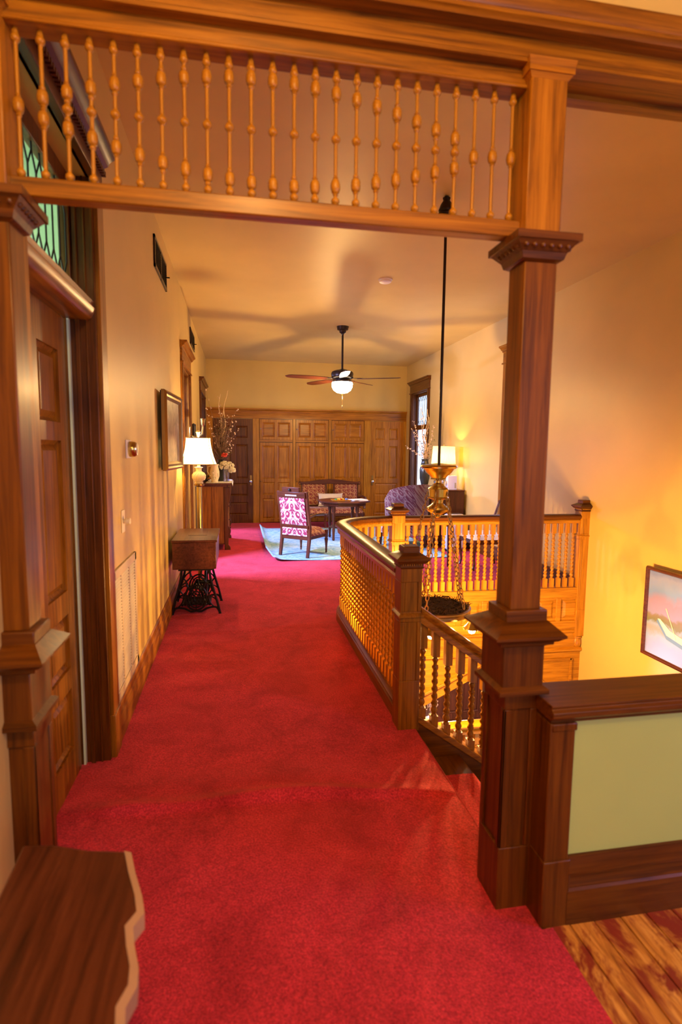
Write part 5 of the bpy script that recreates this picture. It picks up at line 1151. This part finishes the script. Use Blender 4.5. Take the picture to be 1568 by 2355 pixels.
# chest by the right wall, with lamp, urn, box
cn = thing('chest', 'dark brown chest standing against the right wall under the linen lamp', 'chest', (3.46, 9.5, 0))
cx0, cx1, cy0, cy1, czt = 3.17, 3.735, 8.92, 10.25, 0.955
obj('body', MB().box(cx0, cx1, cy0, cy1, 0.10, czt), 'mahogany_z', cn, bv=0.006); obj('top', MB().box(cx0-0.02, cx1, cy0-0.02, cy1+0.02, czt, czt+0.022), 'mahogany_y', cn, bv=0.006)
for k in range(3):
    zz = 0.14+0.27*k; d_ = obj('drawer', MB().box(cx0-0.015, cx0, cy0+0.04, cy1-0.04, zz, zz+0.25), 'mahogany_y', cn, bv=0.004)
    for yy_ in (9.25, 9.92): obj('knob', MB().ball((cx0-0.025, yy_, zz+0.125), 0.016, 8, 6), 'old_brass', d_)
for x_ in (cx0+0.04, cx1-0.04):
    for y_ in (cy0+0.04, cy1-0.04): obj('foot', MB().frus((x_-0.025, x_+0.025, y_-0.025, y_+0.025), 0.012, (x_-0.035, x_+0.035, y_-0.035, y_+0.035), 0.11), 'mahogany_z', cn)
CT = czt+0.022
l2x, l2y = 3.46, 9.22
l2 = thing('table_lamp', 'lit table lamp with straight linen drum shade on a gold twig base', 'lamp', (l2x, l2y, CT))
obj('foot', MB().box(l2x-0.08, l2x+0.08, l2y-0.06, l2y+0.06, CT, CT+0.03), 'brass', l2, bv=0.004)
mb = MB(); random.seed(13)
for k in range(60):
    a = random.uniform(-.08, .08); c = random.uniform(-.05, .05); z_ = CT+random.uniform(0.03, 0.36); q = random.random()*6.28; mb.tube([(l2x+a, l2y+c, z_), (l2x+a+0.05*math.cos(q), l2y+c+0.03*math.sin(q), max(CT+0.012, z_+0.05*math.sin(q*2))), (l2x+a*0.5, l2y+c*0.5, min(CT+0.38, z_+0.07))], 0.006, 5)
mb.tube([(l2x, l2y, CT+0.02), (l2x, l2y, CT+0.60)], 0.008, 6)
tag(obj('twig_base', mb, 'brass', l2), kind='stuff')
mb = MB(); mb.lathe([(0.205, 1.405), (0.185, 1.705)], (l2x, l2y, 0), 36, caps=False); so = obj('lamp_shade', mb, 'shade_linen', l2)
mb = MB(); 
for r_, z_ in ((0.206, 1.406), (0.186, 1.704)): mb.tube([(l2x+r_*math.cos(q), l2y+r_*math.sin(q), z_) for q in [2*PI*i/36 for i in range(36)]], 0.004, 5, True)
obj('trim', mb, 'ivory', so); obj('finial', MB().lathe([(0.004, 1.58), (0.004, 1.72), (0.009, 1.73), (0.001, 1.755)], (l2x, l2y, 0), 8), 'brass', l2)
obj('bulb', MB().ball((l2x, l2y, 1.50), 0.028, 12, 8), 'bulb_glow', l2); point('drum_lamp_light', (l2x, l2y, 1.55), 14, WARM2, 0.02)
wb = thing('white_carton', 'tall white carton standing on the chest by the drum lamp', 'box', (3.50, 8.99, CT)); obj('carton', MB().box(3.44, 3.60, 8.935, 9.045, CT, CT+0.235), 'white_plastic', wb, bv=0.004); obj('label_strip', MB().box(3.56, 3.585, 8.9335, 8.935, CT+0.03, CT+0.12), 'grey_metal', wb, smooth=False)
uc = thing('silver_urn', 'ornate silver lidded urn on the chest beside the white carton', 'urn', (3.30, 9.0, CT)); obj('body', MB().lathe([(0.04, 0), (0.045, 0.01), (0.015, 0.04), (0.03, 0.06), (0.075, 0.11), (0.085, 0.14), (0.07, 0.16)], (3.30, 9.0, CT), 18), 'silver', uc); obj('lid', MB().lathe([(0.08, 0.16), (0.05, 0.185), (0.01, 0.20), (0.015, 0.215), (0.001, 0.225)], (3.30, 9.0, CT), 18), 'silver', uc)
va = thing('dried_arrangement', 'glazed vase of pale curly twigs and grasses standing by the right window', 'flower vase', (3.36, 9.90, CT)); obj('vase', MB().lathe([(0.05, 0), (0.06, 0.02), (0.09, 0.15), (0.095, 0.30), (0.07, 0.42), (0.06, 0.47), (0.07, 0.50)], (3.36, 9.90, CT), 20), 'dark_glaze', va)
tw, bl, lf = branches(3.36, 9.90, CT+0.48, [(-0.32, -0.1, 0.55, 0.03), (-0.36, 0.0, 0.25, 0.03), (-0.1, 0, 0.85, 0.03), (0.05, 0, 0.78, 0.02), (0.12, -0.1, 0.6, 0.02), (-0.2, 0.1, 0.7, 0.03)], True, 150, 41, 0.20, 0.55)
tag(obj('twigs', tw, 'pale_twig', va), kind='stuff'); tag(obj('blossoms', bl, 'blossom', va), kind='stuff'); tag(obj('leaves', lf, 'leaf_green', va, smooth=False), kind='stuff')
mb = MB(); random.seed(6)
for (dx, dh) in ((-0.08, 0.98), (0.04, 0.95), (0.0, 0.8)):
    ph = random.random()*6; mb.tube([(3.36+dx*(i/14)+0.022*math.sin(i*0.9+ph), 9.90+0.015*math.cos(i*0.8), CT+0.45+dh*i/14) for i in range(15)], [0.010*(1-0.5*i/14) for i in range(15)], 6)
obj('curly_willow', mb, 'pale_twig', va)
# air purifier
ap = thing('air_purifier', 'white freestanding air purifier on the carpet in front of the chest', 'air purifier', (3.40, 8.45, 0.012))
T = Matrix.Translation((3.44, 8.60, 0.012))
obj('body', MB(T).box(-0.15, 0.15, -0.11, 0.11, 0.02, 0.60), 'white_plastic', ap, bv=0.04); obj('top_vent', MB(T).box(-0.11, 0.11, -0.07, 0.07, 0.60, 0.606), 'grey_metal', ap, bv=0.002); obj('base', MB(T).box(-0.14, 0.14, -0.10, 0.10, 0.0, 0.025), 'black', ap, bv=0.005)
# small side table behind the gallery rail
stb = thing('side_table', 'slim dark side table with square legs behind the gallery rail', 'table', (2.62, 7.45, 0.012))
obj('table_top', MB().box(2.18, 2.92, 7.32, 7.62, 0.66, 0.685), 'mahogany_x', stb, bv=0.004); obj('apron', MB().box(2.22, 2.88, 7.35, 7.59, 0.58, 0.66), 'mahogany_x', stb)
for x_ in (2.23, 2.87):
    for y_ in (7.36, 7.58): obj('leg', MB().frus((x_-0.011, x_+0.011, y_-0.011, y_+0.011), 0.012, (x_-0.019, x_+0.019, y_-0.019, y_+0.019), 0.60), 'mahogany_z', stb)
bk = thing('paper_pad', 'white paper pad lying on the slim side table behind the gallery rail', 'paper', (2.55, 7.45, 0.685)); obj('sheets', MB().box(2.42, 2.72, 7.36, 7.56, 0.686, 0.70), 'paper', bk, bv=0.002); obj('cover', MB().box(2.42, 2.72, 7.36, 7.56, 0.70, 0.703), 'white_plastic', bk)
# cream seated chair by right wall
qc = thing('side_chair', 'dark wood cabriole side chair with cream seat behind the gallery rail', 'chair', (3.36, 7.3, 0.012), math.radians(90))
def qobj(name, mb, mat, **kw): return obj(name, mb, mat, qc, world=False, **kw)
for s in (-1, 1):
    qobj('front_leg', MB().tube([(s*0.23, 0.22, 0.40), (s*0.255, 0.255, 0.33), (s*0.24, 0.24, 0.20), (s*0.225, 0.225, 0.08), (s*0.235, 0.24, 0.02), (s*0.24, 0.25, 0.0)], [0.03, 0.032, 0.02, 0.014, 0.016, 0.022], 8), 'mahogany_z')
    qobj('back_leg', MB().tube([(s*0.20, -0.27, 0.0), (s*0.20, -0.22, 0.25), (s*0.20, -0.21, 0.42), (s*0.21, -0.24, 0.65), (s*0.19, -0.31, 0.90)], [0.016, 0.02, 0.024, 0.02, 0.017], 8), 'mahogany_z')
qobj('crest_rail', MB().tube([(-0.19, -0.31, 0.90), (-0.1, -0.325, 0.935), (0, -0.325, 0.92), (0.1, -0.325, 0.935), (0.19, -0.31, 0.90)], 0.022, 8), 'mahogany_x')
qobj('splat', MB().prism([(-0.05, 0.43), (0.05, 0.43), (0.07, 0.6), (0.04, 0.7), (0.07, 0.85), (0.05, 0.93), (-0.05, 0.93), (-0.07, 0.85), (-0.04, 0.7), (-0.07, 0.6)], -0.30, -0.285, 'y'), 'mahogany_z')
qobj('seat_rail', MB().box(-0.24, 0.24, -0.23, 0.25, 0.35, 0.42), 'mahogany_x', bv=0.008)
qobj('seat_cushion', MB().grid(lambda u, v: (-0.25+0.5*u, -0.22+0.48*v, 0.415+0.075*min(1, min(u, 1-u)/0.12)**0.5*min(1, min(v, 1-v)/0.12)**0.5), 16, 16), 'cream_fabric')

# near table at the lower left: slab with wavy worn edge
edge = [(-0.285, 1.385), (-0.262, 1.31), (-0.235, 1.235), (-0.222, 1.185), (-0.240, 1.15), (-0.228, 1.10), (-0.212, 1.05), (-0.208, 1.01), (-0.222, 0.97), (-0.213, 0.92), (-0.20, 0.85), (-0.215, 0.78), (-0.205, 0.70), (-0.225, 0.62), (-0.21, 0.55)]
topo = [(-0.545, 1.45), (-0.47, 1.44), (-0.38, 1.405), (-0.31, 1.39)]+edge+[(-0.50, 0.50)]
tb_ = thing('slab_table', 'low dark wood slab table with a wavy pale edge beside the left column', 'table', (-0.38, 1.0, 0))
obj('table_top', MB().prism(topo, 0.555, 0.60), 'mahogany_y', tb_, bv=0.006)
mb = MB(); el = edge
mb.add([(p[0]-0.004, p[1], 0.601) for p in el]+[(p[0]+0.012, p[1]+0.003, 0.592) for p in el]+[(p[0]+0.012, p[1], 0.556) for p in el], [(i, i+1, len(el)+i+1, len(el)+i) for i in range(len(el)-1)]+[(len(el)+i, len(el)+i+1, 2*len(el)+i+1, 2*len(el)+i) for i in range(len(el)-1)])
obj('worn_edge', mb, 'worn_wood', tb_)
for x_, y_ in ((-0.48, 1.34), (-0.34, 1.28), (-0.45, 0.6), (-0.28, 0.62)): obj('leg', MB().frus((x_-0.02, x_+0.02, y_-0.02, y_+0.02), 0.014, (x_-0.03, x_+0.03, y_-0.03, y_+0.03), 0.556), 'mahogany_z', tb_)
